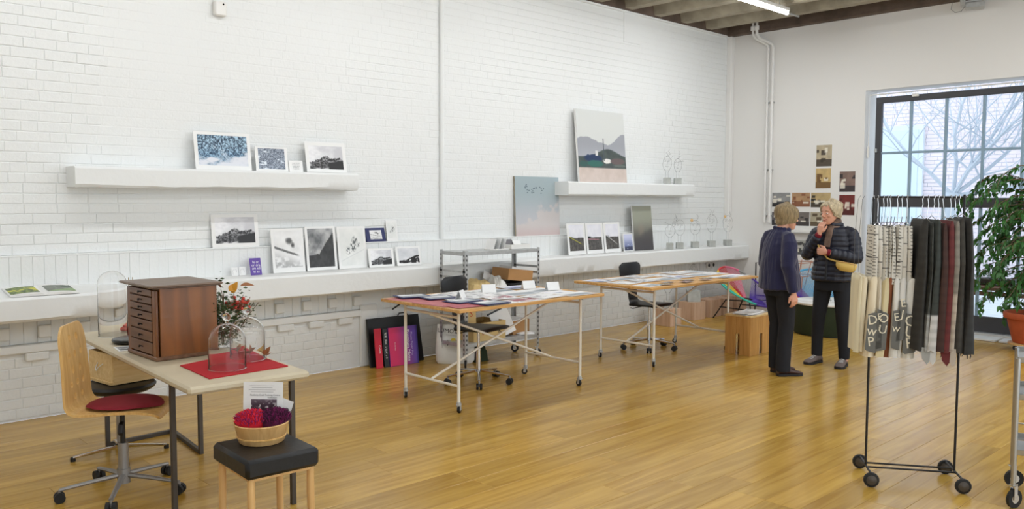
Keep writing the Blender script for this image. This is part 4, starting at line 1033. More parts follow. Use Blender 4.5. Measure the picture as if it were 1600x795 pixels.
G().lathe([(0, 0), (.105, 0), (.118, .008), (.122, .018), (.118, .026), (.10, .030), (0, .031)], 40).build('round_base', M['blackgloss'], t, smooth=True)
for dx in (-.012, .012): G().cyl((dx, .02, .03), (dx, .02, .40), .0022, 8).build('brass_rod', M['brass'], t)
t = thing('picture_card', 'small dark picture card with white border lying left of the cabinet', 'card', (1.735, 5.10, DZ + .001), R(-8))
G().box((0, 0, .001), (.13, .16, .002)).build('paper_sheet', M['paper'], t); panel('picture', .11, .13, p_darkcliff, 3, t, Matrix.Translation((0, -.065, .0026)))
t = thing('folded_cloth', 'small folded red cloth at the back of the desk behind the rods', 'cloth', (2.0, 5.70, DZ + .001), .4)
M['coral'] = mat('coral_red_cloth', srgb(214, 84, 70), .85)
G().box((0, 0, .012), (.16, .14, .024), bev=.008).build('cloth_fold', M['coral'], t); G().box((.005, 0, .030), (.14, .12, .014), bev=.006).build('cloth_fold', M['coral'], t)
# vase with berries and leaves
vs_ = thing('vase_of_branches', 'glass vase of berry branches and autumn leaves behind the cabinet', 'vase', (2.140, 4.69, DZ + .001))
G().lathe([(0, 0), (.036, 0), (.040, .01), (.040, .20), (.042, .21), (.038, .21), (.036, .012), (0, .012)], 28).build('vase_glass', M['glass'], vs_, smooth=True)
rv = random.Random(9); g = G(); tips = []
for i in range(16):
    a = rv.random() * 6.28; p = Vector((.015 * math.cos(a), .015 * math.sin(a), .02)); d = Vector((math.cos(a) * .32 + .22, math.sin(a) * .32 - .14, 1)).normalized(); P = [p]
    for k in range(6): d = (d + Vector((rv.uniform(-.12, .12), rv.uniform(-.12, .12), 0))).normalized(); P.append(P[-1] + d * rv.uniform(.045, .062))
    g.tube(P, .0018, 5); tips += P[3:]
g.build('stems', M['bark'], vs_)
M['vaseleaf'] = mat('deep_green_small_leaf', srgb(58, 76, 40), .6, var=.3, vscale=20); M['orange'] = mat('yellow_orange_leaf', srgb(214, 150, 46), .5, var=.15); M['berry'] = mat('red_berry', srgb(190, 62, 48), .3)
M['russet'] = mat('russet_leaf', srgb(150, 96, 58), .6)
g = G()
for i in range(1500):
    p = rv.choice(tips[-70:]) + Vector((rv.gauss(-.040, .022), rv.gauss(.020, .022), rv.gauss(-.045, .05)))
    a = Matrix.Translation(p) @ Matrix.Rotation(rv.random() * 6.3, 4, 'Z') @ Matrix.Rotation(rv.uniform(-1.5, 1.5), 4, 'X'); l = rv.uniform(.008, .017)
    g.add([(-l, 0, 0), (0, -l * .5, .002), (l, 0, 0), (0, l * .5, .002)], [(0, 1, 2, 3)], 0, a)
tag(g.build('small_leaves', M['vaseleaf'], vs_, fixn=False), kind='stuff')
me = G().ball((0, 0, 0), .0105, 10).mesh('berry', M['berry']); shade(me)
for i in range(34): link('berry', me, vs_, (.062 + rv.gauss(0, .026), -.058 + rv.gauss(0, .026), .262 + rv.gauss(0, .020)))
def bigleaf(name, m, L_, W_, bend, loc, rot, par):
    g = G(); n = 8; vs = []; fs = []
    for i in range(n + 1):
        u = i / n; w = W_ * math.sin(math.pi * u ** .8) ** .9 + .0004; x = L_ * u; z = -bend * u * u
        vs += [(x, -w, z + w * .25), (x, 0, z), (x, w, z + w * .25)]
    for i in range(n): a = i * 3; fs += [(a, a + 1, a + 4, a + 3), (a + 1, a + 2, a + 5, a + 4)]
    o = g.add(vs, fs).build(name, M[m], par, smooth=True, fixn=False); o.location = loc; o.rotation_euler = rot; return o
bigleaf('leaf', 'orange', .075, .026, .01, (.035, -.035, .33), (1.1, -1.2, -.7), vs_); bigleaf('leaf', 'russet', .075, .016, .03, (.075, -.06, .375), (.6, -.3, -.8), vs_); bigleaf('leaf', 'orange', .055, .020, .01, (.02, -.03, .345), (1.2, -.8, -.2), vs_); bigleaf('leaf', 'russet', .05, .014, .02, (-.01, .01, .36), (.9, -1.1, 2.2), vs_)
for i, (x, y, rz_) in enumerate(((2.15, 4.20, .4), (2.10, 4.29, 2.0), (2.05, 4.33, 1.2))):
    t = thing('dry_leaf_sprig', ['curled russet leaf at the right side of the farther bell jar', 'curled russet leaf standing inside the farther bell jar', 'small russet leaf between the two bell jars'][i], 'leaf', (x, y, DZ + .007), rz_)
    for k in range(4): bigleaf('leaf', 'russet', .045, .013, .012, (0, 0, .02 + .004 * k), (.5 * k, -.5 - .2 * k, k * 1.6), t)
    G().tube([(0, 0, 0), (.002, 0, .03)], .0014, 5).build('stem', M['bark'], t)
# scissors standing in the vase water
# stool-like second seat with wooden crate under the desk
s2 = thing('office_stool', 'low black padded seat on a four star chrome base under the desk', 'stool', (1.80, 5.47, 0))
G().lathe([(0, .415), (.18, .415), (.205, .430), (.215, .448), (.205, .462), (.18, .468), (0, .469)], 36, sx=1.02).build('seat', M['blackseat'], s2, smooth=True)
G().cyl((0, 0, .08), (0, 0, .42), .022, 16).build('column', M['grey'], s2, smooth=True); star(s2, 4, .27, .024, -12, 'chrome', wheels=False)
cr = thing('wooden_crate', 'pale open wooden crate with a string handle standing on the black seat', 'crate', (1.852, 5.52, .4705), R(8))
for s in (-1, 1):
    G().box((s * .146, 0, .098), (.012, .30, .19), bev=.0015).build('end_board', M['birchx'], cr); G().box((0, s * .145, .098), (.280, .011, .19), bev=.0015).build('side_board', M['birchx'], cr)
G().box((0, 0, .006), (.280, .279, .010)).build('bottom_board', M['birchx'], cr); G().box((-.156, 0, .012), (.012, .30, .018), bev=.002).build('foot_strip', M['birchx'], cr)
G().tube([(-.153, .03, .125), (-.162, .045, .09), (-.164, .03, .075), (-.165, .0, .10), (-.162, -.055, .128)], .003, 6).build('string_handle', M['paper'], cr)

# ================================================================== BLACK STOOL, BASKET
st = thing('square_stool', 'square stool with black leather seat and pale turned wooden legs in front', 'stool', (1.80, 3.535, 0), R(-3))
G().box((0, 0, .441), (.350, .390, .088), bev=.016).build('seat', M['blackseat'], st, smooth=True); G().box((0, 0, .391), (.31, .35, .012)).build('seat_board', M['legwood'], st)
for sx in (-1, 1):
    for sy in (-1, 1): G().tube([(sx * .142, sy * .162, .39), (sx * .142, sy * .162, .28), (sx * .146, sy * .166, 0)], [.0165, .0175, .0150], 16).build('leg', M['legwood'], st, smooth=True)
bk = thing('round_basket', 'round pale wooden bowl basket on the black stool', 'basket', (1.815, 3.60, .4865))
G().lathe([(0, 0), (.098, 0), (.104, .006), (.122, .082), (.126, .090), (.122, .094), (.117, .088), (.098, .010), (0, .008)], 48).build('bowl', M['legwood'], bk, smooth=True)
G().lathe([(.1085, .022), (.1115, .024), (.1125, .030), (.1095, .032)], 48).build('hoop', M['birch'], bk, smooth=True); 
rb = random.Random(4)
def fluff(name, label, x, y, cols, n, rad, zb):
    t = thing(name, label, 'felt flowers', (x, y, zb)); 
    base = mat(name + '_base', cols[0], .9); G().ball((0, 0, .015), (rad, rad * .95, .042), 20).build('felt_body', base, t, smooth=True)
    for ci, c in enumerate(cols):
        mm = mat(name + '_tuft%d' % ci, c, .9); g = G()
        for i in range(n):
            a = rb.random() * 6.283; r = rad * math.sqrt(rb.random()); z = .015 + .042 * math.sqrt(max(0, 1 - (r / rad) ** 2)); p = Vector((r * math.cos(a), r * math.sin(a) * .95, z))
            d = (p.normalized() * .5 + Vector((rb.uniform(-.7, .7), rb.uniform(-.7, .7), .9))).normalized() * rb.uniform(.006, .024)
            g.tube([p, p + d], [.0032, .0016], 5)
        tag(g.build('tuft', mm, t, fixn=False), kind='stuff')
    return t
fluff('felt_flowers', 'bright red and pink spiky felt flowers in the basket, left half', 1.774, 3.622, [srgb(196, 24, 46), srgb(226, 40, 66), srgb(150, 40, 96)], 420, .070, .562)
fluff('felt_flowers', 'dark purple felt flowers in the basket, right half', 1.868, 3.575, [srgb(86, 20, 62), srgb(120, 24, 84), srgb(60, 16, 48)], 420, .070, .562)
t = thing('info_card', 'white info sheet with a group photograph standing at the back of the basket', 'card', (1.86, 3.68, .530), R(-46) )
mx = Matrix.Rotation(R(90) - .10, 4, 'X')
me = G().box((0, .105, -.001), (.192, .215, .002)).mesh('paper_sheet', M['paper']); me.transform(mx); link('paper_sheet', me, t)
def p_group(u, v, s=0):
    b = mixc((.16, .10, .14), (.34, .26, .32), fbm(u * 6, v * 6)); b = mixc(b, (.80, .78, .78), sst(.60, .66, fbm(u * 14 + 4, v * 9 + 2))); return mixc(b, (.40, .34, .38), sst(.65, .9, v) * .7)
panel('picture', .125, .085, p_group, 0, t, mx @ Matrix.Translation((.005, .045, .0006)), nopic=.003)
text('Students Craft Training Centre', .0115, M['inkg'], mx @ Matrix.Translation((.01, .150, .0006)), t, 'lettering', .0002); text('Kunsthandwerk', .007, M['ink'], mx @ Matrix.Translation((.045, .138, .0006)), t, 'lettering', .0002)
g = G()
for i, w_ in enumerate((.12, .10, .13, .11)): g.box((-.005, .195 - i * .010, .0004), (w_, .0012, .0004))
g.build('text_lines', M['inkg'], t).data.transform(mx)
t = thing('photo_card', 'small tilted white card with an oval portrait at the right of the basket', 'card', (1.925, 3.615, .550), R(-60)); mx = Matrix.Rotation(R(90) - .15, 4, 'X') @ Matrix.Rotation(-.25, 4, 'Z')
me = G().box((0, .055, -.001), (.062, .115, .0015)).mesh('paper_sheet', M['paper']); me.transform(mx); link('paper_sheet', me, t)
me = G().lathe([(0, 0), (.014, 0), (.014, .0005), (0, .0006)], 20, sy=1.5).mesh('portrait_oval', M['inkg']); me.transform(mx @ Matrix.Translation((.008, .055, 0))); link('portrait_oval', me, t)

# ================================================================== STEEL RACK, PORTFOLIO, BAG
rk = thing('steel_rack', 'galvanised steel shelving rack on casters against the ledge, full of papers', 'rack', (5.63, 6.21, 0))
X0, X1, Y0, Y1, HT = -.50, .505, -.19, .19, 1.13
for sx, x in ((1, X0), (-1, X1)):
    for sy, y in ((1, Y0), (-1, Y1)):
        g = G(); g.box((x + sx * .0175, y, (HT + .10) / 2), (.035, .003, HT - .10)); g.box((x, y + sy * .0175, (HT + .10) / 2), (.003, .035, HT - .10))
        post = g.build('corner_post', M['zinc'], rk)
        g = G(); z = .14
        while z < HT - .02:
            g.box((x + sx * .018, y - sy * .0022, z), (.011, .0016, .020)); g.box((x - sx * .0022, y + sy * .018, z), (.0016, .011, .020)); z += .045
        tag(g.build('slot', M['ink'], post, fixn=False), kind='stuff')
        caster(rk, x + sx * .02, y + sy * .02, .040, .10, .8 * sx, wm='rubber')
for z in (1.115, .665, .235):
    g = G(); g.box(((X0 + X1) / 2, 0, z), (X1 - X0 - .008, Y1 - Y0 - .008, .003)); 
    for y in (Y0 + .004, Y1 - .004): g.box(((X0 + X1) / 2, y, z - .016), (X1 - X0 - .010, .003, .034))
    for x in (X0 + .004, X1 - .004): g.box((x, 0, z - .016), (.003, Y1 - Y0 - .010, .034))
    g.build('shelf', M['zinc'], rk)
for x in (X0, X1):
    for z in (.93, .87): G().box((x, 0, z), (.003, Y1 - Y0, .022)).build('side_brace', M['zinc'], rk)
RX, RY = 5.63, 6.21
t = thing('leaflet_holder', 'clear grey leaflet holder with fanned cards on top of the steel rack', 'holder', (RX + .07, RY - .03, 1.1175))
for i in range(5): G().box((-.10 + .035 * i, 0, .055), (.0025, .13, .11), Matrix.Rotation(.35, 4, 'Y'), bev=0).build('divider', M['zinc'] if i % 2 else M['paper'], t)
G().box((-.02, 0, .004), (.22, .15, .008), bev=.002).build('holder_base', M['white'], t)
t = thing('card_tray', 'shallow white tray of cards on top of the steel rack, right of the holder', 'tray', (RX + .30, RY - .03, 1.1175))
for s in (-1, 1): G().box((0, s * .095, .025), (.26, .004, .045)).build('tray_side', M['white'], t); G().box((s * .13, 0, .025), (.004, .19, .045)).build('tray_end', M['white'], t)
G().box((0, 0, .003), (.26, .19, .004)).build('tray_floor', M['white'], t); 
G().box((-.06, .02, .055), (.11, .004, .09), Matrix.Rotation(-.5, 4, 'X')).build('dark_card', M['inkg'], t); G().box((.03, -.01, .05), (.10, .004, .08), Matrix.Rotation(-.6, 4, 'X')).build('white_card', M['paper'], t)
t = thing('dark_crate', 'low black crate on the middle shelf of the steel rack', 'crate', (RX + .30, RY, .667))
for s in (-1, 1): G().box((0, s * .165, .055), (.36, .008, .11), bev=.001).build('side_wall', M['blackmetal'], t); G().box((s * .176, 0, .055), (.008, .322, .11), bev=.001).build('end_wall', M['blackmetal'], t)
G().box((0, 0, .105), (.34, .32, .006)).build('lid', M['blackmetal'], t)
t = thing('cardboard_box', 'open brown cardboard box tilted on the black crate in the steel rack', 'box', (RX + .29, RY + .0, .781), R(-6)); mx = Matrix.Rotation(R(7), 4, 'Y') @ Matrix.Translation((0, 0, .013))
def boxparts(t, w, d, h, m, mx, flap=True):
    for nm, c, s in (('front_wall', (0, -d / 2, h / 2), (w, .004, h)), ('rear_wall', (0, d / 2, h / 2), (w, .004, h)), ('end_wall', (-w / 2, 0, h / 2), (.004, d, h)), ('end_wall', (w / 2, 0, h / 2), (.004, d, h)), ('bottom', (0, 0, .002), (w, d, .004))):
        me = G().box(c, s).mesh(nm, M[m]); me.transform(mx); link(nm, me, t)
boxparts(t, .31, .28, .115, 'card', mx); me = G().box((.02, 0, .10), (.24, .22, .05), Matrix.Rotation(.12, 4, 'Y')).mesh('papers_inside', M['paper']); me.transform(mx); link('papers_inside', me, t)
def crumple(name, label, cat, loc, w, d, h, m, seed, rz=0):
    t = thing(name, label, cat, loc, rz); g = G(); n = 12; vs = []; fs = []
    U = np.linspace(-1, 1, n + 1)
    for i in range(n + 1):
        for j in range(n + 1):
            u, v = U[i], U[j]; e = max(0, 1 - max(abs(u), abs(v)) ** 4); z = h * e * (.45 + 1.0 * float(fbm(np.array([u * 1.6 + seed]), np.array([v * 1.6]), 3)[0]))
            vs.append((u * w / 2, v * d / 2, z + .004))
    for i in range(n):
        for j in range(n): a = i * (n + 1) + j; fs.append((a, a + n + 1, a + n + 2, a + 1))
    o = len(vs); vs += [(-w / 2, -d / 2, 0), (w / 2, -d / 2, 0), (w / 2, d / 2, 0), (-w / 2, d / 2, 0)]; fs.append((o, o + 3, o + 2, o + 1))
    b = [i * (n + 1) for i in range(n + 1)]; fs.append(tuple([o, o + 1] + b[::-1])); b = [i * (n + 1) + n for i in range(n + 1)]; fs.append(tuple([o + 2, o + 3] + b))
    b = list(range(n + 1)); fs.append(tuple([o + 3, o] + b)); b = [n * (n + 1) + i for i in range(n + 1)]; fs.append(tuple([o + 1, o + 2] + b[::-1]))
    g.add(vs, fs).build('crumpled_sheet', M[m], t); return t
crumple('kraft_paper_heap', 'heap of brown kraft paper on the middle shelf of the steel rack', 'paper', (RX - .22, RY - .02, .667), .40, .32, .15, 'kraft', 3, .1)
crumple('plastic_bag_heap', 'crumpled clear and white plastic bag beside the black crate', 'bag', (RX + .05, RY - .02, .667), .14, .26, .17, 'bagw', 8, -.1)
t = thing('price_card', 'white card leaning on the kraft paper in the steel rack', 'card', (RX + .06, RY + .12, .79)); me = G().box((0, 0, .05), (.13, .002, .10)).mesh('paper_sheet', M['paper']); me.transform(Matrix.Rotation(.5, 4, 'Y') @ Matrix.Rotation(-.4, 4, 'X')); link('paper_sheet', me, t)
# bottom shelf contents
t = thing('cardboard_box', 'low yellow brown cardboard box with red print on the bottom shelf of the rack', 'box', (RX - .16, RY, .2385), 0); boxparts(t, .42, .33, .18, 'kraft', Matrix.Identity(4))
text('F', .10, mat('red_print', srgb(190, 70, 44), .7), Matrix.Translation((-.08, -.1675, .09)) @ Matrix.Rotation(R(90), 4, 'X'), t); text('k', .09, M['ink'], Matrix.Translation((.13, -.1675, .09)) @ Matrix.Rotation(R(90), 4, 'X'), t)
t = thing('paper_folder', 'dark edged folder of loose paper leaning on the box in the rack', 'folder', (RX + .13, RY - .12, .2385), -.2); me = G().box((0, 0, .15), (.22, .01, .26), bev=.002).mesh('cover', M['paper']); me.transform(Matrix.Rotation(-.35, 4, 'Y') @ Matrix.Rotation(-.2, 4, 'X')); link('cover', me, t)
me = G().box((0, .006, .285), (.24, .016, .02), bev=.002).mesh('dark_edge', M['blackmetal']); me.transform(Matrix.Rotation(-.35, 4, 'Y') @ Matrix.Rotation(-.2, 4, 'X')); link('dark_edge', me, t)
t = thing('cardboard_box', 'small brown cardboard box of papers at the right of the bottom shelf', 'box', (RX + .34, RY + .04, .2385), .1); boxparts(t, .26, .24, .14, 'card', Matrix.Identity(4)); G().box((0, 0, .12), (.23, .21, .06)).build('papers_inside', M['paper'], t)
for i in range(4): t = sheet(RX + .36, RY - .13, .17, .10, .2 * i - .3, .2385 + .004 * i, 'loose white paper on the bottom shelf of the rack, ' + ['lowest', 'second', 'third', 'topmost'][i] + ' of the pile', None, 0, 'paper', 'paper_sheet_loose', 'paper', 0, th=.004)
t = thing('upright_box', 'tan box with red print seen between chair seat and table top', 'box', (RX - .40, RY - .06, .42)) ; boxparts(t, .12, .20, .20, 'kraft', Matrix.Identity(4)); text('S', .09, bpy.data.materials['red_print'], Matrix.Translation((0, -.103, .10)) @ Matrix.Rotation(R(90), 4, 'X'), t)
# portfolio against the wall
def slab(name, label, cat, x, w, h, y0, lean, th, m, rz=0, top_in=0):
    t = thing(name, label, cat, (x, y0, .002), rz); mx = Matrix.Rotation(R(90) - math.asin(lean / h), 4, 'X')
    me = G().prism([(-w / 2, 0), (w / 2, 0), (w / 2 - top_in, h), (-w / 2 + top_in, h)], -th, 0).mesh('board', M[m]); me.transform(mx); link('board', me, t); return t, mx
t, mx = slab('portfolio', 'large black portfolio case leaning on the brick wall below the ledge', 'portfolio', 4.81, .62, .47, 6.66, .08, .03, 'blackseat', R(-2), .012)
me = G().tube([(.06, .47, -.015), (.08, .495, -.015), (.16, .495, -.015), (.18, .47, -.015)], .006, 8).mesh('handle', M['blackmetal']); me.transform(mx); link('handle', me, t)
M['redbox'] = mat('bright_red_card', srgb(206, 26, 56), .35)
t, mx = slab('paper_pack', 'narrow bright red paper pack standing at the left of the portfolio', 'box', 4.555, .075, .38, 6.60, .04, .012, 'redbox')
text('Canon', .030, M['inkw'], mx @ Matrix.Translation((.012, .18, .0012)) @ Matrix.Rotation(R(-90), 4, 'Z'), t)
t, mx = slab('paper_pack', 'narrow black paper pack with white signs between the red and pink packs', 'box', 4.632, .055, .375, 6.592, .04, .012, 'blackgloss')
for i in range(4): text(['写真', '用紙', 'プロ', 'マット'][i], .026, M['inkw'], mx @ Matrix.Translation((.0, .31 - i * .065, .0012)) @ Matrix.Rotation(R(-90), 4, 'Z'), t)
def p_pack(u, v, s=0):
    b = mixc((.84, .14, .38), (.40, .28, .66), sst(.15, .95, u + .15 * (v - .5))); return mixc(b, (.20, .14, .44), sst(.9, 1, u))
t, mx = slab('paper_pack', 'pink and violet photo paper pack with white lettering in front of the portfolio', 'box', 4.835, .335, .375, 6.580, .045, .014, 'purple', R(-2))
panel('printed_front', .333, .372, p_pack, 0, t, mx @ Matrix.Translation((0, .0015, .0010)), nopic=.006)
Rz = Matrix.Rotation(R(-90), 4, 'Z')
text('Premium Matte', .050, M['inkw'], mx @ Matrix.Translation((.055, .185, .002)) @ Rz, t); text('Photo Paper Pro', .034, mat('lilac_ink', srgb(190, 170, 220), .5), mx @ Matrix.Translation((.095, .20, .002)) @ Rz, t); text('Fine Art Paper', .014, M['inkw'], mx @ Matrix.Translation((-.10, .19, .002)) @ Rz, t)
# white bag
bg_ = thing('shopping_bag', 'white plastic shopping bag with black lettering and a yellow dot beside the portfolio', 'bag', (5.27, 6.34, .001), R(-38))
g = G(); g.rings([(0, 0, .0, .17, .07, 4), (0, 0, .03, .19, .085, 4), (0, 0, .12, .195, .080, 3.4), (0, 0, .24, .185, .055, 3), (-.005, 0, .33, .175, .035, 2.6), (-.01, 0, .385, .165, .018, 2.4)], 40)
def bagp(me):
    for v in me.vertices:
        f = float(fbm(np.array([v.co.x * 14 + 3]), np.array([v.co.z * 10 + v.co.y * 9]), 3)[0]) - .5; v.co.y += f * .03; v.co.x += f * .012
b_ = g.build('bag_body', M['bagw'], bg_, smooth=True); bagp(b_.data)
G().tube([(.06, -.03, .36), (.10, -.05, .33), (.135, -.045, .36), (.15, -.03, .40)], [(.012, .002)] * 4, 6).build('bag_handle', M['ink'], bg_)
mxb = Matrix.Translation((-.035, -.066, .322)) @ Matrix.Rotation(R(80), 4, 'X') @ Matrix.Rotation(R(-6), 4, 'Z')
text('LUMOTTO', .058, M['ink'], mxb, bg_, sx=1.0); text('SPEZIALIST FOTO', .014, M['inkg'], mxb @ Matrix.Translation((0, -.04, .002)), bg_)
M['yel'] = mat('yellow_print', srgb(224, 196, 60), .5)
me = G().lathe([(0, 0), (.026, 0), (.026, .001), (0, .0012)], 20).mesh('dot', M['yel']); me.transform(Matrix.Translation((-.02, -.098, .235)) @ Matrix.Rotation(R(82), 4, 'X')); link('dot', me, bg_)
me = G().lathe([(0, 0), (.012, 0), (.012, .001), (0, .0012)], 14, sy=2.2).mesh('drop_mark', M['ink']); me.transform(Matrix.Translation((-.075, -.100, .215)) @ Matrix.Rotation(R(82), 4, 'X')); link('drop_mark', me, bg_)
crumple('crushed_bag', 'crumpled dark green bag on the floor behind the white bag', 'bag', (5.50, 6.30, .001), .18, .22, .20, 'green', 5)
# square hook/side panel beside the portfolio: nothing else

# ================================================================== WOODEN STOOL, DRUM TABLE, CORD CHAIRS
ws = thing('plywood_stool', 'slotted amber plywood stool with leaflets on it, left of the women', 'stool', (7.94, 4.66, 0), 0)
for s in (-1, 1):
    for k in (-1, 1): G().box((s * .212, k * .087, .2), (.018, .126, .40), bev=.002).build('side_panel', M['stoolwood'], ws)
    G().box((s * .212, 0, .31), (.018, .05, .18), bev=.002).build('side_panel', M['stoolwood'], ws)
    for k in (-1, 1): G().box((k * .115, s * .140, .2), (.17, .018, .40), bev=.002).build('end_panel', M['stoolwood'], ws)
    G().box((0, s * .140, .31), (.06, .018, .18), bev=.002).build('end_panel', M['stoolwood'], ws)
G().box((0, 0, .409), (.45, .31, .018), bev=.003).build('seat_board', M['birchx'], ws)
for i in range(5): sheet(7.94 + .07 * ((i * 2) % 3 - 1), 4.66 + .03 * (i % 3 - 1), .26, .20, .12 * i - .2, .4182 + i * .0035, 'leaflet on the plywood stool, ' + ['lowest', 'second', 'third', 'fourth', 'topmost'][i] + ' of the heap', p_board if i == 4 else None, i, 'paper', 'leaflet', 'paper', 0, th=.003)
ot = thing('drum_table', 'dark green round drum table with white top behind the women', 'table', (9.80, 4.66, 0))
G().lathe([(0, .012), (.405, .012), (.41, .02), (.41, .368), (0, .368)], 56).build('drum', M['green'], ot, smooth=True); G().lathe([(0, .368), (.425, .368), (.43, .374), (.43, .392), (.425, .397), (0, .398)], 56).build('round_top', M['white'], ot, smooth=True); G().lathe([(0, 0), (.38, 0), (.38, .012), (0, .012)], 40).build('plinth', M['blackmetal'], ot)
for i, (x, y, w, d, rz, lab) in enumerate(((9.62, 4.90, .22, .28, .2, 'white brochure on the drum table beside the taupe bag'), (9.72, 4.42, .24, .28, -.2, 'white brochure at the right of the drum table'), (9.85, 4.55, .2, .2, .5, 'small printed brochure in the middle of the drum table'))):
    sheet(x, y, w, d, rz, .3985, lab, p_board if i else None, i, 'paper', 'brochure', 'paper', 0, th=.012)
t = thing('canvas_bag', 'taupe canvas bag standing on the drum table behind the women', 'bag', (9.75, 4.72, .3985), .2)
G().rings([(0, 0, 0, .10, .06, 4), (0, 0, .15, .10, .055, 3.6), (.0, 0, .28, .095, .03, 3)], 28).build('bag_body', M['canvasbag'], t, smooth=True); G().tube([(-.04, 0, .28), (-.04, 0, .34), (.04, 0, .34), (.04, 0, .28)], .006, 6).build('handle', M['canvasbag'], t)
def cord_chair(x, y, rz, cols, label, fm='blackmetal'):
    t = thing('cord_chair', label, 'chair', (x, y, 0), rz)
    # outer egg ring: seat front low, back high; local forward = +x
    def ring(a):
        u = math.cos(a); v = math.sin(a)
        xx = .36 * u; yy = .38 * v * (1 + .12 * -u); zz = .36 + .20 * (-u) + .13 * (u * u) * (1 if u < 0 else .35) + .10 * (1 - u * u) * .6
        return Vector((xx - .02, yy, zz))
    N_ = 64; P = [ring(2 * math.pi * i / N_) for i in range(N_)]
    G().tube(P, .012, 10, closed=True).build('outer_ring', M[fm], t, smooth=True)
    c = Vector((.02, 0, .27)); Q = [c + Vector((.07 * math.cos(2 * math.pi * i / N_), .07 * math.sin(2 * math.pi * i / N_), -.015 * math.cos(2 * math.pi * i / N_))) for i in range(N_)]
    G().tube(Q, .007, 8, closed=True).build('inner_ring', M[fm], t, smooth=True)
    k = len(cols)
    for ci in range(k):
        g = G()
        for i in range(N_ * ci // k, N_ * (ci + 1) // k):
            g.tube([P[i] , P[i].lerp(Q[i], .5) - Vector((0, 0, .012)), Q[i]], .0034, 5)
            a2 = 2 * math.pi * (i + .5) / N_; P2 = ring(a2); Q2 = c + Vector((.07 * math.cos(a2), .07 * math.sin(a2), 0)); g.tube([P2, P2.lerp(Q2, .5) - Vector((0, 0, .012)), Q2], .0034, 5)
        a0, a1 = N_ * ci // k, N_ * (ci + 1) // k
        g.tube([P[i % N_] for i in range(a0, a1 + 1)],   .0135, 8)
        m_ = mat('cord_%s_%d' % (name_of(x), ci), cols[ci], .5); tag(g.build('cord', m_, t, smooth=True), kind='stuff')
    for s in (-1, 1):
        G().tube([(.30, s * .30, 0), (.20, s * .22, .26), (.10, s * .10, .26)], .009, 8).build('leg', M[fm], t); G().tube([(-.36, s * .26, 0), (-.20, s * .20, .26), (.0, s * .1, .26)], .009, 8).build('leg', M[fm], t)
        G().tube([(.24, s * .245, .16), (-.28, s * .225, .16)], .008, 8).build('side_stretcher', M[fm], t)
    G().tube([(.02, -.1, .258), (.02, .1, .258)], .009, 8).build('cross_bar', M[fm], t)
    return t
def name_of(x): return 'warm' if x > 10.1 else 'cool'
TU, PI_, RE, YE, OR, GR, PU, BL = srgb(64, 190, 170), srgb(226, 120, 150), srgb(206, 50, 60), srgb(238, 206, 70), srgb(236, 130, 90), srgb(150, 150, 146), srgb(84, 60, 160), srgb(90, 180, 224)
cord_chair(10.13, 5.98, R(-95), [PU, PU, PU, PU, GR, PI_, RE, YE, TU, TU, TU, PU], 'round cord chair strung in turquoise, pink, grey and violet near the corner')
cord_chair(10.45, 5.12, R(-140), [PU, BL, BL, TU, BL, PU, RE, BL], 'round cord chair strung in pale blue and violet behind the drum table')
t = thing('wire_stand', 'low pink and copper wire rack behind the cord chair and the women', 'stand', (10.66, 5.58, 0))
M['copper'] = mat('pinkish_copper_wire', srgb(190, 140, 120), .5)
g = G()
for z in (.60, .78): g.tube([(-.2, -.22, z), (.2, -.22, z), (.2, .22, z), (-.2, .22, z)], .006, 6, closed=True)
for i in range(8): a = i / 8 * 6.283; g.tube([(.14 * math.cos(a), .14 * math.sin(a), .40), (.21 * math.cos(a), .24 * math.sin(a), .80)], .005, 6)
g.build('wire_basket', M['copper'], t)
for sx in (-1, 1):
    for sy in (-1, 1): G().tube([(sx * .2, sy * .22, .60), (sx * .16, sy * .18, 0)], .007, 6).build('leg', M['copper'], t)
t = thing('metal_frame', 'empty black rectangular metal frame standing by the corner behind the woman in navy', 'frame', (10.62, 5.98, 0), R(90))
G().tube([(-.16, 0, .03), (.16, 0, .03), (.16, 0, .74), (-.16, 0, .74)], .010, 8, closed=True).build('frame_tube', M['blackmetal'], t); G().tube([(-.16, 0, .28), (.16, 0, .28)], .008, 8).build('cross_bar', M['blackmetal'], t)
for s in (-1, 1): G().tube([(s * .16, -.12, .008), (s * .16, .0, .03), (s * .16, .12, .008)], .008, 8).build('foot', M['blackmetal'], t)
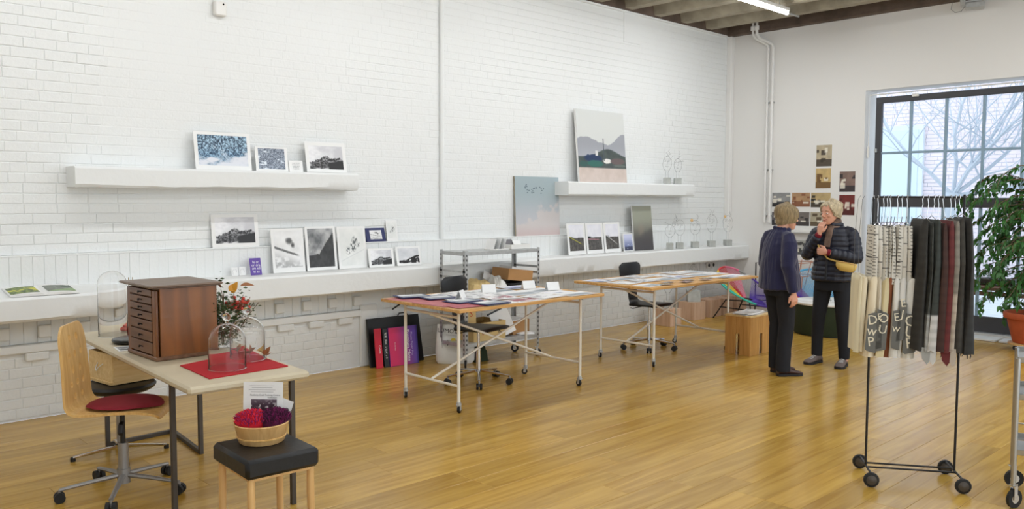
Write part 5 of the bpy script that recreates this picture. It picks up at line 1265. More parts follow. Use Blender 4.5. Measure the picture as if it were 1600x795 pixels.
# ================================================================== CLOTHES RAIL WITH SCARVES
rl = thing('clothes_rail', 'slim black rolling clothes rail with four round wheels at right', 'rail', (4.952, 1.848, 0), R(-56.17))
HB = .238
for s in (-1, 1):
    G().tube([(s * HB, -.158, .075), (s * HB, .158, .075)], .0065, 10).build('foot_bar', M['blackmetal'], rl); G().tube([(s * HB, 0, .075), (s * HB, 0, 1.655 if s > 0 else 1.64)], .0068, 12).build('post', M['blackmetal'], rl, smooth=True)
    for q in (-1, 1):
        w = G().lathe([(0, -.011), (.030, -.012), (.040, -.009), (.0425, -.004), (.0425, .004), (.040, .009), (.030, .012), (0, .011)], 32); me = w.mesh('wheel', M['rubber']); shade(me)
        me.transform(Matrix.Rotation(R(90), 4, 'X')); o = link('wheel', me, rl, (s * HB, q * .172, .0428))
        h = G().lathe([(.031, -.0125), (.017, -.0155), (.006, -.019), (.0, -.019)], 24); me = h.mesh('hub', M['darkmetal']); shade(me); me.transform(Matrix.Rotation(R(90), 4, 'X')); 
        if q > 0: me.transform(Matrix.Identity(4))
        link('hub', me, o); 
        me = G().lathe([(0, .0125), (.028, .0125), (.028, .0135), (.006, .018), (0, .018)], 24).mesh('hub', M['darkmetal']); me.transform(Matrix.Rotation(R(90), 4, 'X')); link('hub', me, o)
    G().tube([(s * HB, .156, .075), (s * HB, .172, .0428)], .005, 8).build('axle_arm', M['blackmetal'], rl); G().tube([(s * HB, -.156, .075), (s * HB, -.172, .0428)], .005, 8).build('axle_arm', M['blackmetal'], rl)
for y in (-.035, .045): G().tube([(-HB, y, .075), (HB, y, .075)], .0055, 10).build('bottom_rod', M['blackmetal'], rl)
G().tube([(-HB, 0, 1.64), (HB, 0, 1.64)], .0060, 10).build('hanging_rail', M['blackmetal'], rl, smooth=True)
def lx(px): return (px - 1366) / 141.4 * .476 - .238
MR = Matrix.Translation((4.952, 1.848, 0)) @ Matrix.Rotation(R(-56.17), 4, 'Z')
def cloth_mesh(x0, w0, x1, w1, z0, z1, d0, d1, colf, seed, wav=.006, fringe=0, n=36, fine=False):
    nz = max(16, int((z0 - z1) / (.005 if fine else .012))); vs = []; fs = []; cols = []
    for i in range(nz + 1):
        t = i / nz; z = z0 + (z1 - z0) * t; e = t ** .8; xc = x0 + (x1 - x0) * e; w = (w0 + (w1 - w0) * e) / 2; d = (d0 + (d1 - d0) * min(1, t * 3)) / 2
        if t < .05 and not fine: w *= .4 + .6 * (t / .05) ** .7
        for j in range(n):
            a = 2 * math.pi * j / n; c, s = math.cos(a), math.sin(a); p = 3.2
            x = w * math.copysign(abs(c) ** (2 / p), c); y = d * math.copysign(abs(s) ** (2 / p), s)
            f = float(fbm(np.array([seed * 3.1 + a * 1.4 + 5]), np.array([t * 1.6 + seed]), 2)[0]) - .5
            k = 1 + 1.4 * t
            x += wav * k * 2 * f + .003 * k * math.sin(a * 5 + seed + t * 2); y += .012 * f
            zz = z + (fringe * (float(vn(np.array([j * 1.3 + seed]), np.array([seed]))[0]) - .5) if i == nz else 0)
            vs.append((xc + x, y, zz)); cols.append(colf(j / n, t, xc + x, z))
    for i in range(nz):
        for j in range(n): q = (j + 1) % n; fs.append((i * n + j, (i + 1) * n + j, (i + 1) * n + q, i * n + q))
    fs.append(tuple(range(n))); fs.append(tuple(nz * n + j for j in range(n - 1, -1, -1)))
    me = bpy.data.meshes.new('cloth'); me.from_pydata(vs, [], fs)
    at = me.color_attributes.new('print', 'FLOAT_COLOR', 'POINT')
    at.data.foreach_set('color', np.array([tuple(srgb(*c)) for c in cols], dtype=np.float32).ravel()); me.materials.append(M['clothm'])
    b = bmesh.new(); b.from_mesh(me); bmesh.ops.recalc_face_normals(b, faces=b.faces); b.to_mesh(me); b.free(); shade(me, 60)
    return me
def hanger(t, x, z0, col='chrome', w=.17, skew=0):
    g = G(); P = [(x + .006, 0, 1.652 - .012)] 
    P = [(x + .0, -.012, 1.634), (x, -.010, 1.646), (x, 0, 1.6505), (x, .010, 1.646), (x, .012, 1.630), (x + .002, .004, 1.60), (x + skew, 0, z0 + .02)]
    g.tube(P, .0018, 6); g.tube([(x + skew, -w, z0 - .005), (x + skew, 0, z0 + .02), (x + skew, w, z0 - .005)], .0022, 6); g.build('hanger', M[col], t, smooth=True)
rs_ = random.Random(21)
LB = ['leftmost', 'second', 'third', 'fourth', 'fifth', 'sixth', 'seventh', 'eighth']
UP = [(1366, 1365, 11), (1373, 1374, 9), (1382, 1381, 12), (1388, 1389, 8), (1392.5, 1394, 8), (1404, 1402, 14), (1411, 1410, 9), (1419, 1419, 11)]
for i, (pt, pb, wpx) in enumerate(UP):
    t = thing('patterned_scarf', 'short white scarf with fine black lines on the rail, %s of the eight patterned ones' % LB[i], 'scarf', (4.952, 1.848, 0), R(-56.17), 'patterned scarves at the left of the clothes rail')
    def cf(j, v, x, z, i=i):
        band = (z * 100 + .25 * math.sin(j * 20 + i)) % 1.9
        dark = band < .46 and ((j * 6 + i * .37) % 1 < .40); dark = dark or (z * 100 + 3 * i) % 13 < .5
        return (52, 50, 48) if dark else (206, 202, 192)
    m_ = cloth_mesh(lx(pt), wpx / 297 * .84, lx(pb), wpx / 297 * .9, 1.480 - .004 * (i % 3), 1.150 - .006 * (i % 2), .20, .24, cf, i + 1.3, .002, 0, 40, True); m_.name = 'cloth'; link('cloth', m_, t)
    hanger(t, lx(pt), 1.480, 'chrome', .09); 
    G().tube([(lx(pt) + .004, -.10, 1.53), (lx(pt), -.10, 1.50), (lx(pt) - .004, -.10, 1.475)], .0016, 5).build('clip', M['ink'], t)
def blob(t, z0, z1, xa, xb, cx, cz, r, y, slant=0):
    """grey printed disc cut off at the cloth edges"""
    g = G(); n = 22; vs = []; fs = []; zs = np.linspace(max(z1, cz - r), min(z0, cz + r), n + 1); m = 0
    for z in zs:
        h = math.sqrt(max(0, r * r - (z - cz) ** 2)); tt = (z0 - z) / (z0 - z1); a, b = xa(tt), xb(tt); l, rr_ = max(a, cx - h), min(b, cx + h)
        if l >= rr_: l = rr_ = (a if cx < a else b) if (cx + h < a or cx - h > b) else (l + rr_) / 2
        vs += [(l, y(tt), z), (rr_, y(tt), z)]
    for i in range(n): fs.append((2 * i, 2 * i + 1, 2 * i + 3, 2 * i + 2))
    g.add(vs, fs).build('grey_disc_print', M['greyprint'], t, fixn=False)
M['greyprint'] = mat('grey_textile_print', srgb(104, 104, 100), .9); M['creamprint'] = mat('cream_textile', srgb(222, 214, 192), .9)
LO = [(1343, 1340, 8, (216, 206, 176), None), (1350, 1347, 13, (222, 212, 186), None), (1366, 1358, 17, (224, 212, 186), ('D', 'w', 'P')), (1373, 1371, 9, (216, 208, 192), ('E', 'i')),
      (1384, 1374, 15, (214, 200, 160), ('O', 'U')), (1389, 1386, 12, (142, 86, 58), None), (1399, 1397, 13, (214, 212, 206), ('E', 'w')), (1410, 1404, 14, (212, 210, 204), ('E', 'J')), (1424, 1418, 20, (220, 218, 210), ('O', 'U', 'P'))]
LN = ['plain cream scarf at the far left of the rail', 'wider plain cream scarf beside the left post', 'cream scarf with letters on a grey disc, first printed one from the left', 'narrow white scarf with letters between two cream printed ones', 'yellowish cream scarf with swirling letters left of the brown one',
      'plain brown scarf between the cream and white printed scarves', 'white scarf with an E and W on grey, right of the brown one', 'white scarf with an E and J printed high, next to last of the printed ones', 'wide white scarf with O U P letters beside the dark scarves']
for i, (pt, pb, wpx, c, let) in enumerate(LO):
    t = thing('printed_scarf' if let else 'plain_scarf', LN[i], 'scarf', (4.952, 1.848, 0), R(-56.17), 'long scarves hanging below the patterned ones')
    def cf(j, v, x, z, c=c, i=i): k = 1 - .05 * (math.sin(j * 30 + i) > .6); return tuple(q * k for q in c)
    zb = .735 + .012 * rs_.random() + (.02 if i < 2 else 0); zt_ = 1.185 + .01 * rs_.random(); xt, xb_ = lx(pt), lx(pb); w0, w1 = wpx / 297 * .92, wpx / 297 * 1.12; d = .30 if let else .24
    m_ = cloth_mesh(xt, w0, xb_, w1, zt_, zb, .26, d, cf, i + 7.7, .0015, 0); m_.name = 'cloth'; link('cloth', m_, t)
    G().box((xt, 0, zt_ - .002), (.004, .2, .02)).build('fold_strip', M['creamprint'], t)
    G().tube([(xt, .10, zt_ - .01), (xt, .11, 1.40), (xt * .98, .07, 1.628), (xt * .98, 0, 1.648)], .0012, 5).build('hanging_cord', M['wire'], t)
    if let:
        fa = lambda tt, xt=xt, xb_=xb_, w0=w0, w1=w1: xt + (xb_ - xt) * tt ** .8 - (w0 + (w1 - w0) * tt) / 2 * .93
        fb_ = lambda tt, xt=xt, xb_=xb_, w0=w0, w1=w1: xt + (xb_ - xt) * tt ** .8 + (w0 + (w1 - w0) * tt) / 2 * .93
        yy = lambda tt, d=d: -(.26 + (d - .26) * min(1, 3 * tt)) / 2 - .0095
        cz = {0: .90, 1: .89, 2: .88}[i % 3] + (.06 if let[1] == 'J' else 0); cx = xb_ + (.03 if i in (2, 6) else -.02)
        blob(t, zt_, zb, fa, fb_, cx, cz - .0, .115, yy)
        sz = w1 * (.95 if w1 > .04 else 1.1) + .012; mx0 = Matrix.Rotation(R(90), 4, 'X')
        for q, ch in enumerate(let):
            z = cz + .07 - q * .062 + (.03 if let[1] == 'J' else 0); tt = (zt_ - z) / (zt_ - zb)
            text(ch, sz * 1.05, M['creamprint'], Matrix.Translation(((fa(tt) + fb_(tt)) / 2, yy(tt) - .0012, z)) @ mx0 @ Matrix.Rotation(.12 * (-1) ** q, 4, 'Z'), t, ext=.0004, sx=.95)
DK = [(1440, 1430, 15, (48, 46, 42), None, 1.518, 'near black scarf at the left of the dark ones'), (1450, 1441, 9, (70, 72, 68), (150, 150, 146), 1.50, 'narrow grey scarf with a pale lower edge, second of the dark ones'),
      (1458, 1450, 14, (52, 56, 52), (190, 188, 184), 1.515, 'dark grey green scarf with a white lower band'), (1468, 1463, 14, (62, 40, 34), None, 1.495, 'dark brown scarf in the middle of the dark ones'), (1478, 1471, 13, (96, 40, 40), None, 1.51, 'dark wine red scarf in the middle of the dark ones'),
      (1487, 1480, 12, (128, 122, 112), (176, 164, 150), 1.51, 'taupe scarf with a pale beige lower part'), (1494, 1489, 17, (60, 57, 52), None, 1.522, 'wide ribbed charcoal scarf, second from the right'), (1505, 1504, 16, (46, 45, 43), None, 1.528, 'ribbed black scarf at the far right of the rail')]
for i, (pt, pb, wpx, c, c2, zt_, lab) in enumerate(DK):
    t = thing('dark_scarf', lab, 'scarf', (4.952, 1.848, 0), R(-56.17), 'dark scarves at the right of the clothes rail')
    zb = .785 + .012 * rs_.random()
    def cf(j, v, x, z, c=c, c2=c2, i=i):
        k = 1 - .10 * ((z * 100) % 1.6 < .6) ; q = c
        if c2 and v > (.55 if i == 5 else .72): q = c2
        return tuple(a * k for a in q)
    m_ = cloth_mesh(lx(pt), wpx / 297 * .80, lx(pb), wpx / 297 * 1.45, zt_, zb, .30, .42, cf, i + 3.3, .0045, .02); m_.name = 'cloth'; link('cloth', m_, t)
    hanger(t, lx([1443.5, 1452, 1461.6, 1468, 1475, 1487, 1494, 1500][i]), zt_, 'chrome', .10, (lx(pt) - lx([1443.5, 1452, 1461.6, 1468, 1475, 1487, 1494, 1500][i])))
    g = G()
    for k in range(7):
        x = lx(pb) + rs_.uniform(-.5, .5) * wpx / 297; y = rs_.uniform(-.19, .15); g.tube([(x, y, zb + .01), (x + .004, y, zb - .02), (x + rs_.uniform(-.006, .006), y, zb - .035)], [.004, .003, .0015], 5)
    if i in (1, 2, 4, 5): 
        x = lx(pb) - .005; g.add([(x - .02, -.20, zb + .02), (x + .03, -.20, zb + .02), (x + .025, -.205, zb - .055), (x + .012, -.205, zb - .075), (x - .012, -.2, zb - .045)], [(0, 1, 2, 3, 4)])
    tag(g.build('fringe', mat('fringe_%d' % i, srgb(*(c2 or c)), .9), t), kind='stuff')

# ================================================================== STEEL TROLLEY
cr_ = thing('steel_trolley', 'brushed steel trolley with wire shelves at the right edge', 'trolley', (4.900, 1.300, 0), R(-74))
for x, y in ((0, 0), (.62, 0), (.62, .38)):
    G().cyl((x, y, .12), (x, y, .80), .0125, 14).build('post', M['steel'], cr_, smooth=True)
for x, y in ((.62, 0), (.62, .38), (0, .38)): caster(cr_, x, y, .05, .125, .4, 'chrome', 'rubber')
caster(cr_, 0, 0, .05, .125, .9, 'chrome', 'rubber'); G().cyl((0, .38, .12), (0, .38, .80), .0125, 14).build('post', M['steel'], cr_, smooth=True)
for z in (.78, .585, .29): 
    G().box((.31, .19, z), (.62, .38, .004), bev=0).build('shelf', M['steel'], cr_)
    for y in (0, .38): G().box((.31, y, z + .012), (.62, .006, .030), bev=.002).build('shelf_edge', M['steel'], cr_)
    for x in (0, .62): G().box((x, .19, z + .012), (.006, .38, .030), bev=.002).build('shelf_edge', M['steel'], cr_)
for z in (.37,): G().tube([(0, 0, z), (.62, 0, z), (.62, .38, z), (0, .38, z)], .004, 8, closed=True).build('guard_rail', M['steel'], cr_)

# ================================================================== POTTED FIG
pf = thing('potted_fig', 'tall leafy fig tree in a terracotta pot by the window', 'potted plant', (10.28, 2.62, 0))
pot = G().lathe([(0, .085), (.165, .085), (.172, .095), (.235, .35), (.262, .35), (.268, .36), (.268, .405), (.26, .415), (.240, .412), (.232, .36), (.228, .35), (0, .35)], 48).build('pot', M['terra'], pf, smooth=True)
G().lathe([(0, .345), (.229, .345), (.226, .372), (.12, .385), (0, .380)], 32).build('soil', M['soil'], pf, smooth=True)
o = G().lathe([(0, .058), (.20, .058), (.215, .066), (.215, .080), (0, .084)], 40).build('rolling_base', M['legwood'], pf, smooth=True)
for a in range(4): x, y = .15 * math.cos(a * 1.571 + .7), .15 * math.sin(a * 1.571 + .7); G().cyl((x - .012, y, .027), (x + .012, y, .027), .027, 14).build('wheel', M['rubber'], o); G().cyl((x, y, .03), (x, y, .058), .008, 8).build('wheel_fork', M['zinc'], o)
rp = random.Random(8)
g = G(); g.tube([(0, 0, .37), (.02, .01, .7), (-.01, .03, 1.1), (.0, .0, 1.5), (.02, .02, 1.95)], [.028, .024, .020, .015, .008], 10); g.tube([(.03, -.02, .37), (-.02, -.04, .8), (.03, -.06, 1.2), (.05, -.10, 1.7)], [.02, .018, .014, .007], 10)
g.build('trunk', M['bark'], pf, smooth=True)
tw = G(); leaves = []
def limb_(p, a, L_, rise):
    P = [Vector(p)]; d = Vector((math.cos(a), math.sin(a), rise)).normalized(); n = int(L_ / .05) + 2
    for i in range(n):
        d = (d + Vector((rp.uniform(-.2, .2), rp.uniform(-.2, .2), rp.uniform(-.32, .06)))).normalized(); q = P[-1] + d * .05
        if q.x > .56: q.x = .56 - rp.random() * .03
        P.append(q)
        if i > 1 or rp.random() < .5:
            for k in range(2): leaves.append((q + Vector((rp.uniform(-.02, .02), rp.uniform(-.02, .02), rp.uniform(-.02, .01))), d.copy()))
        if i > 2 and rp.random() < .42:
            dd = d.copy(); qq = q.copy(); PP = [qq.copy()]
            dd = (dd + Vector((rp.uniform(-1, 1), rp.uniform(-1, 1), rp.uniform(-.5, .4)))).normalized()
            for m in range(rp.randint(2, 5)):
                dd = (dd + Vector((rp.uniform(-.2, .2), rp.uniform(-.2, .2), -.22))).normalized(); qq = qq + dd * .045; qq.x = min(qq.x, .57); PP.append(qq.copy())
                for k in range(2): leaves.append((qq + Vector((rp.uniform(-.015, .015), rp.uniform(-.015, .015), -.01)), dd.copy()))
            tw.tube(PP, .0022, 4)
    tw.tube(P, [.007 * (1 - .8 * i / len(P)) for i in range(len(P))], 5)
for i in range(78):
    z = rp.uniform(.62, 1.9); L_ = rp.uniform(.30, .62) * (1.15 if .8 < z < 1.6 else .85)
    limb_((rp.uniform(-.02, .03), rp.uniform(-.05, .02), z), rp.uniform(0, 6.283), L_, rp.uniform(.1, 1.1))
for (z, a, L_, r_) in ((1.55, 1.7, .95, .55), (1.45, 2.0, .9, .35), (1.65, 1.5, .85, .8), (1.2, 1.9, .7, .3), (1.0, 2.2, .65, .1), (1.8, 1.9, .75, .7), (1.9, 2.4, .7, 1.1), (.85, 1.7, .6, -.1), (1.75, 1.2, .7, 1.0)): limb_((0, 0, z), a, L_, r_)
tag(tw.build('twigs', M['bark'], pf, smooth=True), kind='stuff')
LV = []
for k, bend in enumerate((.10, .25, .45)):
    vs = []; fs = []; n = 5
    for i in range(n + 1):
        u = i / n; w = .30 * math.sin(math.pi * min(1, u * 1.05 + .02) ** .85) ** .8 * (1 - .35 * u); w = max(w, .0) if i < n else .0; vs += [(u, -w, -bend * u * u + abs(w) * .22), (u, 0, -bend * u * u), (u, w, -bend * u * u + abs(w) * .22)]
    for i in range(n): a = 3 * i; fs += [(a, a + 1, a + 4, a + 3), (a + 1, a + 2, a + 5, a + 4)]
    LV.append((vs, fs))
lme = []
for v, f in LV: m_ = G().add(v, f).mesh('leaf', M['leaf']); shade(m_); lme.append(m_)
rp.shuffle(leaves); sg = G()
def lmx(p, d):
    d2 = (d + Vector((rp.uniform(-1, 1), rp.uniform(-1, 1), rp.uniform(-1.3, -.1)))).normalized(); q = d2.to_track_quat('X', 'Z'); s = rp.uniform(.045, .085)
    return Matrix.Translation(p) @ q.to_matrix().to_4x4() @ Matrix.Rotation(rp.uniform(-.8, .8), 4, 'X') @ Matrix.Scale(s, 4)
camw = Vector((0, 0, 1.62))
leaves.sort(key=lambda q: (Vector((10.28, 2.62, 0)) + q[0] - camw).length - (.4 if q[0].y > .1 else 0))
for i, (p, d) in enumerate(leaves):
    m4 = lmx(p, d)
    if i < 290: o = link('leaf', lme[i % 3], pf); o.matrix_local = m4
    else: v, f = LV[i % 3]; sg.add(v, f, 0, m4)
o = sg.build('leaf', M['leaf'], pf, smooth=True, fixn=False); tag(o, kind='stuff')
# boards lying on the floor under the window
for i, (x, y, w, d) in enumerate(((10.72, 3.30, .30, .5), (10.70, 2.85, .26, .34))):
    t = thing('flat_board', ['longer pale board lying on the floor under the window', 'shorter pale board lying on the floor beside the plant pot'][i], 'board', (x, y, .001), R(3 * i))
    G().box((0, 0, .012), (w, d, .020), bev=.002).build('board_sheet', M['white'], t); G().box((.0, 0, .0015), (w - .02, d - .02, .003)).build('underside', M['darkmetal'], t)

# ================================================================== PEOPLE
def sdist(a, b): return (Vector(a) - Vector(b)).length
def hand(g, wrist, d, n, side, curl=.5, spread=.10, L_=.165, thumbin=.5):
    """palm and five separate fingers; d = pointing direction, n = back of the hand, side = +1/-1 thumb side"""
    w = Vector(wrist); d = Vector(d).normalized(); n = Vector(n); n = (n - d * n.dot(d)).normalized(); s = d.cross(n) * side      # towards the thumb
    pl = L_ * .50
    g.tube([w - d * .02, w + d * .012, w + d * pl * .5, w + d * pl * .98], [(.016, .024), (.015, .027), (.0135, .036), (.0115, .038)], 14, flat=(1, 1, n))
    for k, (off, ln, r) in enumerate(((.028, .44, .0078), (.0095, .50, .0082), (-.0095, .46, .0078), (-.027, .36, .0068))):
        b = w + d * pl * .90 + s * off; dd = (d + s * off * spread * 12).normalized(); P = [b - d * .02, b]; L1 = L_ * ln; a = 0
        for j, fr in enumerate((.44, .31, .25)):
            a += curl * (.62, .95, .7)[j] * (1 + .06 * k); v = (dd * math.cos(a) - n * math.sin(a)); P.append(P[-1] + v * L1 * fr)
        g.tube(P, [r * 1.05, r * 1.08, r, r * .92, r * .72], 10)
    b = w + d * pl * .22 + s * .022; v1 = (d * .62 + s * .72 - n * .25 * thumbin).normalized(); v2 = (d * .92 + s * .2 - n * .35 * thumbin).normalized()
    g.tube([b - s * .01, b + v1 * .030, b + v1 * .030 + v2 * .028, b + v1 * .030 + v2 * .052], [.0125, .0112, .0095, .0075], 10)
HEAD = [(.050, 0, .000, .020, .022), (.047, 0, .010, .036, .032), (.038, 0, .026, .052, .044), (.024, 0, .048, .068, .055), (.014, 0, .072, .080, .062), (.006, 0, .098, .089, .067), (.001, 0, .124, .0935, .070),
        (-.003, 0, .150, .0955, .072), (-.006, 0, .172, .092, .069), (-.010, 0, .194, .080, .059), (-.012, 0, .212, .056, .041), (-.014, 0, .224, .020, .015)]
def head(g, mx, brow=0):
    g.rings(HEAD, 32, mx=mx)
    def T(*p): return mx @ Vector(p)
    g.tube([T(.088, 0, .128), T(.100, 0, .108), T(.110, 0, .090), T(.106, 0, .080)], [.0075, .0085, .0115, .0080], 12)           # nose
    for s in (-1, 1):
        g.ball(T(.103, s * .0095, .0835), (.0075, .0075, .0065), 10)
        g.tube([T(.086, s * .016, .135), T(.083, s * .034, .138), T(.068, s * .052, .132)], [.0065, .007, .005], 10)               # brow
        g.ball(T(.066, s * .038, .086), (.020, .020, .018), 12)                                                              # cheek
        g.ball(T(-.006, s * .070, .100), (.016, .009, .030), 12)                                                             # ear
        g.ball(T(.077, s * .031, .112), (.0125, .0135, .0105), 10)                                                           # lid
    g.ball(T(.084, 0, .046), (.016, .024, .014), 12); g.ball(T(.072, 0, .016), (.020, .024, .016), 12)
def face(par, mx, smile=0, browcol='hair1'):
    def T(*p): return mx @ Vector(p)
    for s in (-1, 1):
        e = G().ball(T(.0835, s * .031, .112), (.0085, .0115, .0062), 12).build('eye', M['eyewhite'], par, smooth=True)
        G().ball(T(.0905, s * .030, .112), (.0028, .0048, .0048), 10).build('iris', M['iris'], e, smooth=True)
        G().tube([T(.0925, s * .016, .1345), T(.0900, s * .032, .1395), T(.0770, s * .047, .135)], [.0020, .0026, .0016], 8).build('eyebrow', M[browcol], par, smooth=True)
    G().tube([T(.086, -.024, .050 + smile), T(.0990, -.012, .0475), T(.1015, 0, .0482), T(.0990, .012, .0475), T(.086, .024, .050 + smile)], [.0016, .0042, .0048, .0042, .0016], 8).build('lips', M['lips'], par, smooth=True)
def hairshell(par, mx, m, bottom, vol, seed, wav, top=.03, n=64):
    """hair as a shell over the skull; bottom(angle) gives the height where it ends, angle 0 = front"""
    nz = 22; vs = []; fs = []
    def rad(z):
        H = HEAD
        if z <= H[0][2]: q = H[0]; return q[0], q[3], q[4]
        for i in range(1, len(H)):
            if z <= H[i][2]:
                f = (z - H[i - 1][2]) / (H[i][2] - H[i - 1][2]); return [H[i - 1][k] + (H[i][k] - H[i - 1][k]) * f for k in (0, 3, 4)]
        return H[-1][0], .0, .0
    for lay_ in (0, 1):
        for i in range(nz + 1):
            t = i / nz
            for j in range(n):
                a = 2 * math.pi * j / n; al = abs(((a + math.pi) % (2 * math.pi)) - math.pi); zb = bottom(al); z = .2335 + (zb - .2335) * t ** 1.25
                zz = min(z, .224); c0, rx, ry = rad(max(zz, .085)); k = max(0., min(1., (z - .2) / .0335))
                f = float(fbm(np.array([a * 3.2 + seed]), np.array([z * (16 if wav else 4) + seed]), 3)[0]) - .5
                st = math.sin(a * 23 + seed + 4 * f) * .0016
                v_ = (vol(al, t) + wav * f + st) if not lay_ else .001
                if z > .2: rx *= math.sqrt(max(0, 1 - k * k)) ; ry *= math.sqrt(max(0, 1 - k * k))
                if t == 0: rx = ry = 0; v_ = 0 
                zo = z + (top - .008) * (1 - t) ** 3 if not lay_ else z
                if t >= .94 and not lay_: v_ *= .72
                vs.append(mx @ Vector((c0 + (rx + v_) * math.cos(a), (ry + v_) * math.sin(a), zo + (0 if lay_ else f * .006))))
    N1 = (nz + 1) * n
    for i in range(nz):
        for j in range(n):
            q = (j + 1) % n; fs.append((i * n + j, (i + 1) * n + j, (i + 1) * n + q, i * n + q)); fs.append((N1 + i * n + j, N1 + i * n + q, N1 + (i + 1) * n + q, N1 + (i + 1) * n + j))
    for j in range(n): q = (j + 1) % n; fs.append((nz * n + j, N1 + nz * n + j, N1 + nz * n + q, nz * n + q))
    return G().add(vs, fs).build('hair', M[m], par, smooth=True)
def shoe(par, x, y, rz, L_, m, sole, laces=True, z=0):
    mx = Matrix.Translation((x, y, z)) @ Matrix.Rotation(rz, 4, 'Z')
    S = [(-.46, .030, .062), (-.40, .036, .080), (-.28, .038, .090), (-.10, .036, .082), (.10, .042, .060), (.28, .047, .048), (.42, .042, .040), (.50, .024, .030)]
    g = G(); vs = []; fs = []; n = 16
    for (u, w, h) in S:
        for j in range(n):
            a = math.pi * 2 * j / n; c, s_ = math.cos(a), math.sin(a); yy = w * math.copysign(abs(c) ** .8, c); zz = .018 + (h - .018) * (.5 + .5 * math.copysign(abs(s_) ** .8, s_)); vs.append((u * L_, yy, zz))
    for i in range(len(S) - 1):
        for j in range(n): q = (j + 1) % n; fs.append((i * n + j, i * n + q, (i + 1) * n + q, (i + 1) * n + j))
    fs.append(tuple(range(n - 1, -1, -1))); fs.append(tuple((len(S) - 1) * n + j for j in range(n)))
    o = g.add(vs, fs, 0, mx).build('shoe', M[m], par, smooth=True)
    pl = [(u * L_, w * 1.06) for (u, w, h) in S] + [(.515 * L_, 0)] + [(u * L_, -w * 1.06) for (u, w, h) in S[::-1]] + [(-.475 * L_, 0)]
    G().prism(pl, 0.001, .024, 0, mx).build('sole', M[sole], o)
    if laces:
        for k in range(4): u = .02 + .07 * k; G().tube([mx @ Vector((u * L_ - .01, -.022, .074 - .007 * k)), mx @ Vector((u * L_, 0, .082 - .008 * k)), mx @ Vector((u * L_ - .01, .022, .074 - .007 * k))], .0022, 6).build('lace', M['paper'], o)
    return o

# ---- woman in navy (local: x forward, y to her left)
p1 = thing('person', 'woman with a blond bob in a navy sweater and black trousers, seen from behind', 'person', (7.14, 3.88, 0), R(-29))
H1 = 1.585; hm = Matrix.Translation((.045, 0, H1 - .232)) @ Matrix.Rotation(R(-4), 4, 'Z') @ Matrix.Rotation(R(6), 4, 'Y')
g = G(); head(g, hm)
g.tube([(.0, 0, H1 - .30), (.012, 0, H1 - .235), (.030, 0, H1 - .18)], [(.058, .054), (.052, .050), (.050, .052)], 20)
g.rings([(-.005, 0, .80, .095, .14), (-.01, 0, .95, .10, .14), (-.005, 0, 1.10, .09, .12), (0, 0, 1.20, .09, .14), (0, 0, 1.27, .07, .13), (0, 0, 1.325, .05, .07)], 28)
SR, ER, WR = (-.01, -.165, 1.28), (-.06, -.225, 1.02), (-.01, -.240, .80)
SL, EL, WL = (-.01, .165, 1.28), (-.02, .225, 1.02), (.08, .22, .82)
for S_, E_, W_ in ((SR, ER, WR), (SL, EL, WL)): g.tube([S_, E_, W_], [.044, .036, .026], 14)
hand(g, (-.006, -.241, .785), (.12, -.02, -.98), (.1, -1, .0), 1, .50, .05); hand(g, (.085, .22, .80), (.3, 0, -.95), (.1, 1, 0), -1, .5, .05)
for s in (-1, 1):
    fx = .02 if s < 0 else .035
    kx = .016 if s < 0 else .038; ax = -.012 if s < 0 else .03; g.tube([(0, s * .085, .86), (kx, s * (.095 if s < 0 else .082), .47), (ax, s * (.10 if s < 0 else .08), .10), (ax, s * (.10 if s < 0 else .08), .05)], [.075, .046, .034, .034], 16)
remesh(g, 'body', M['skin'], p1, .0042, 3)
face(p1, hm, .001, 'hair1')
hairshell(p1, hm, 'hair1', lambda a: .172 if a < .55 else (.172 - (.172 - .060) * min(1, (a - .55) / .5) if a < 1.3 else .060 - .028 * min(1, (a - 1.3) / 1.2)), lambda a, t: (.014 + .012 * math.sin(min(1, t * 1.05) * math.pi * .75)) if a > .5 else .008 + .006 * math.sin(t * math.pi), 2.2, .006)
g = G()
g.rings([(.0, 0, .80, .175, .215), (.0, 0, .90, .17, .212), (-.01, 0, 1.02, .152, .200), (-.012, 0, 1.14, .140, .195), (-.010, 0, 1.22, .125, .180), (-.006, 0, 1.28, .105, .145), (-.002, 0, 1.325, .085, .100), (.004, 0, 1.352, .070, .076)], 36)
for S_, E_, W_ in ((SR, ER, WR), (SL, EL, WL)):
    S_, E_, W_ = Vector(S_), Vector(E_), Vector(W_); sh = Vector((S_.x, S_.y * .55, S_.z + .028)); g.tube([sh, Vector((S_.x, S_.y * .88, S_.z + .002)), S_.lerp(E_, .22), S_.lerp(E_, .6), E_, E_.lerp(W_, .5), W_ + (W_ - E_) * .06], [.040, .062, .072, .074, .066, .058, .046], 18)
g.tube([(.012 + .066 * math.cos(i / 16 * 6.283), .070 * math.sin(i / 16 * 6.283), 1.358 - .012 * math.cos(i / 16 * 6.283)) for i in range(16)], .013, 8, closed=True)
def folds(amp, f):
    def post(me):
        co = np.empty(len(me.vertices) * 3); me.vertices.foreach_get('co', co); co = co.reshape(-1, 3); no = np.empty(len(me.vertices) * 3); me.vertices.foreach_get('normal', no); no = no.reshape(-1, 3)
        ang = np.arctan2(co[:, 1], co[:, 0]); d = (fbm(ang * f + 10, co[:, 2] * 2.2 + 10, 3) - .5) * amp * 2 + (fbm(co[:, 0] * 9 + 30, co[:, 2] * 11 + co[:, 1] * 9 + 30, 2) - .5) * amp * .6
        co += no * d[:, None]; me.vertices.foreach_set('co', co.ravel()); me.update()
    return post
remesh(g, 'sweater', M['navy'], p1, .0065, 4, folds(.014, 3.0))
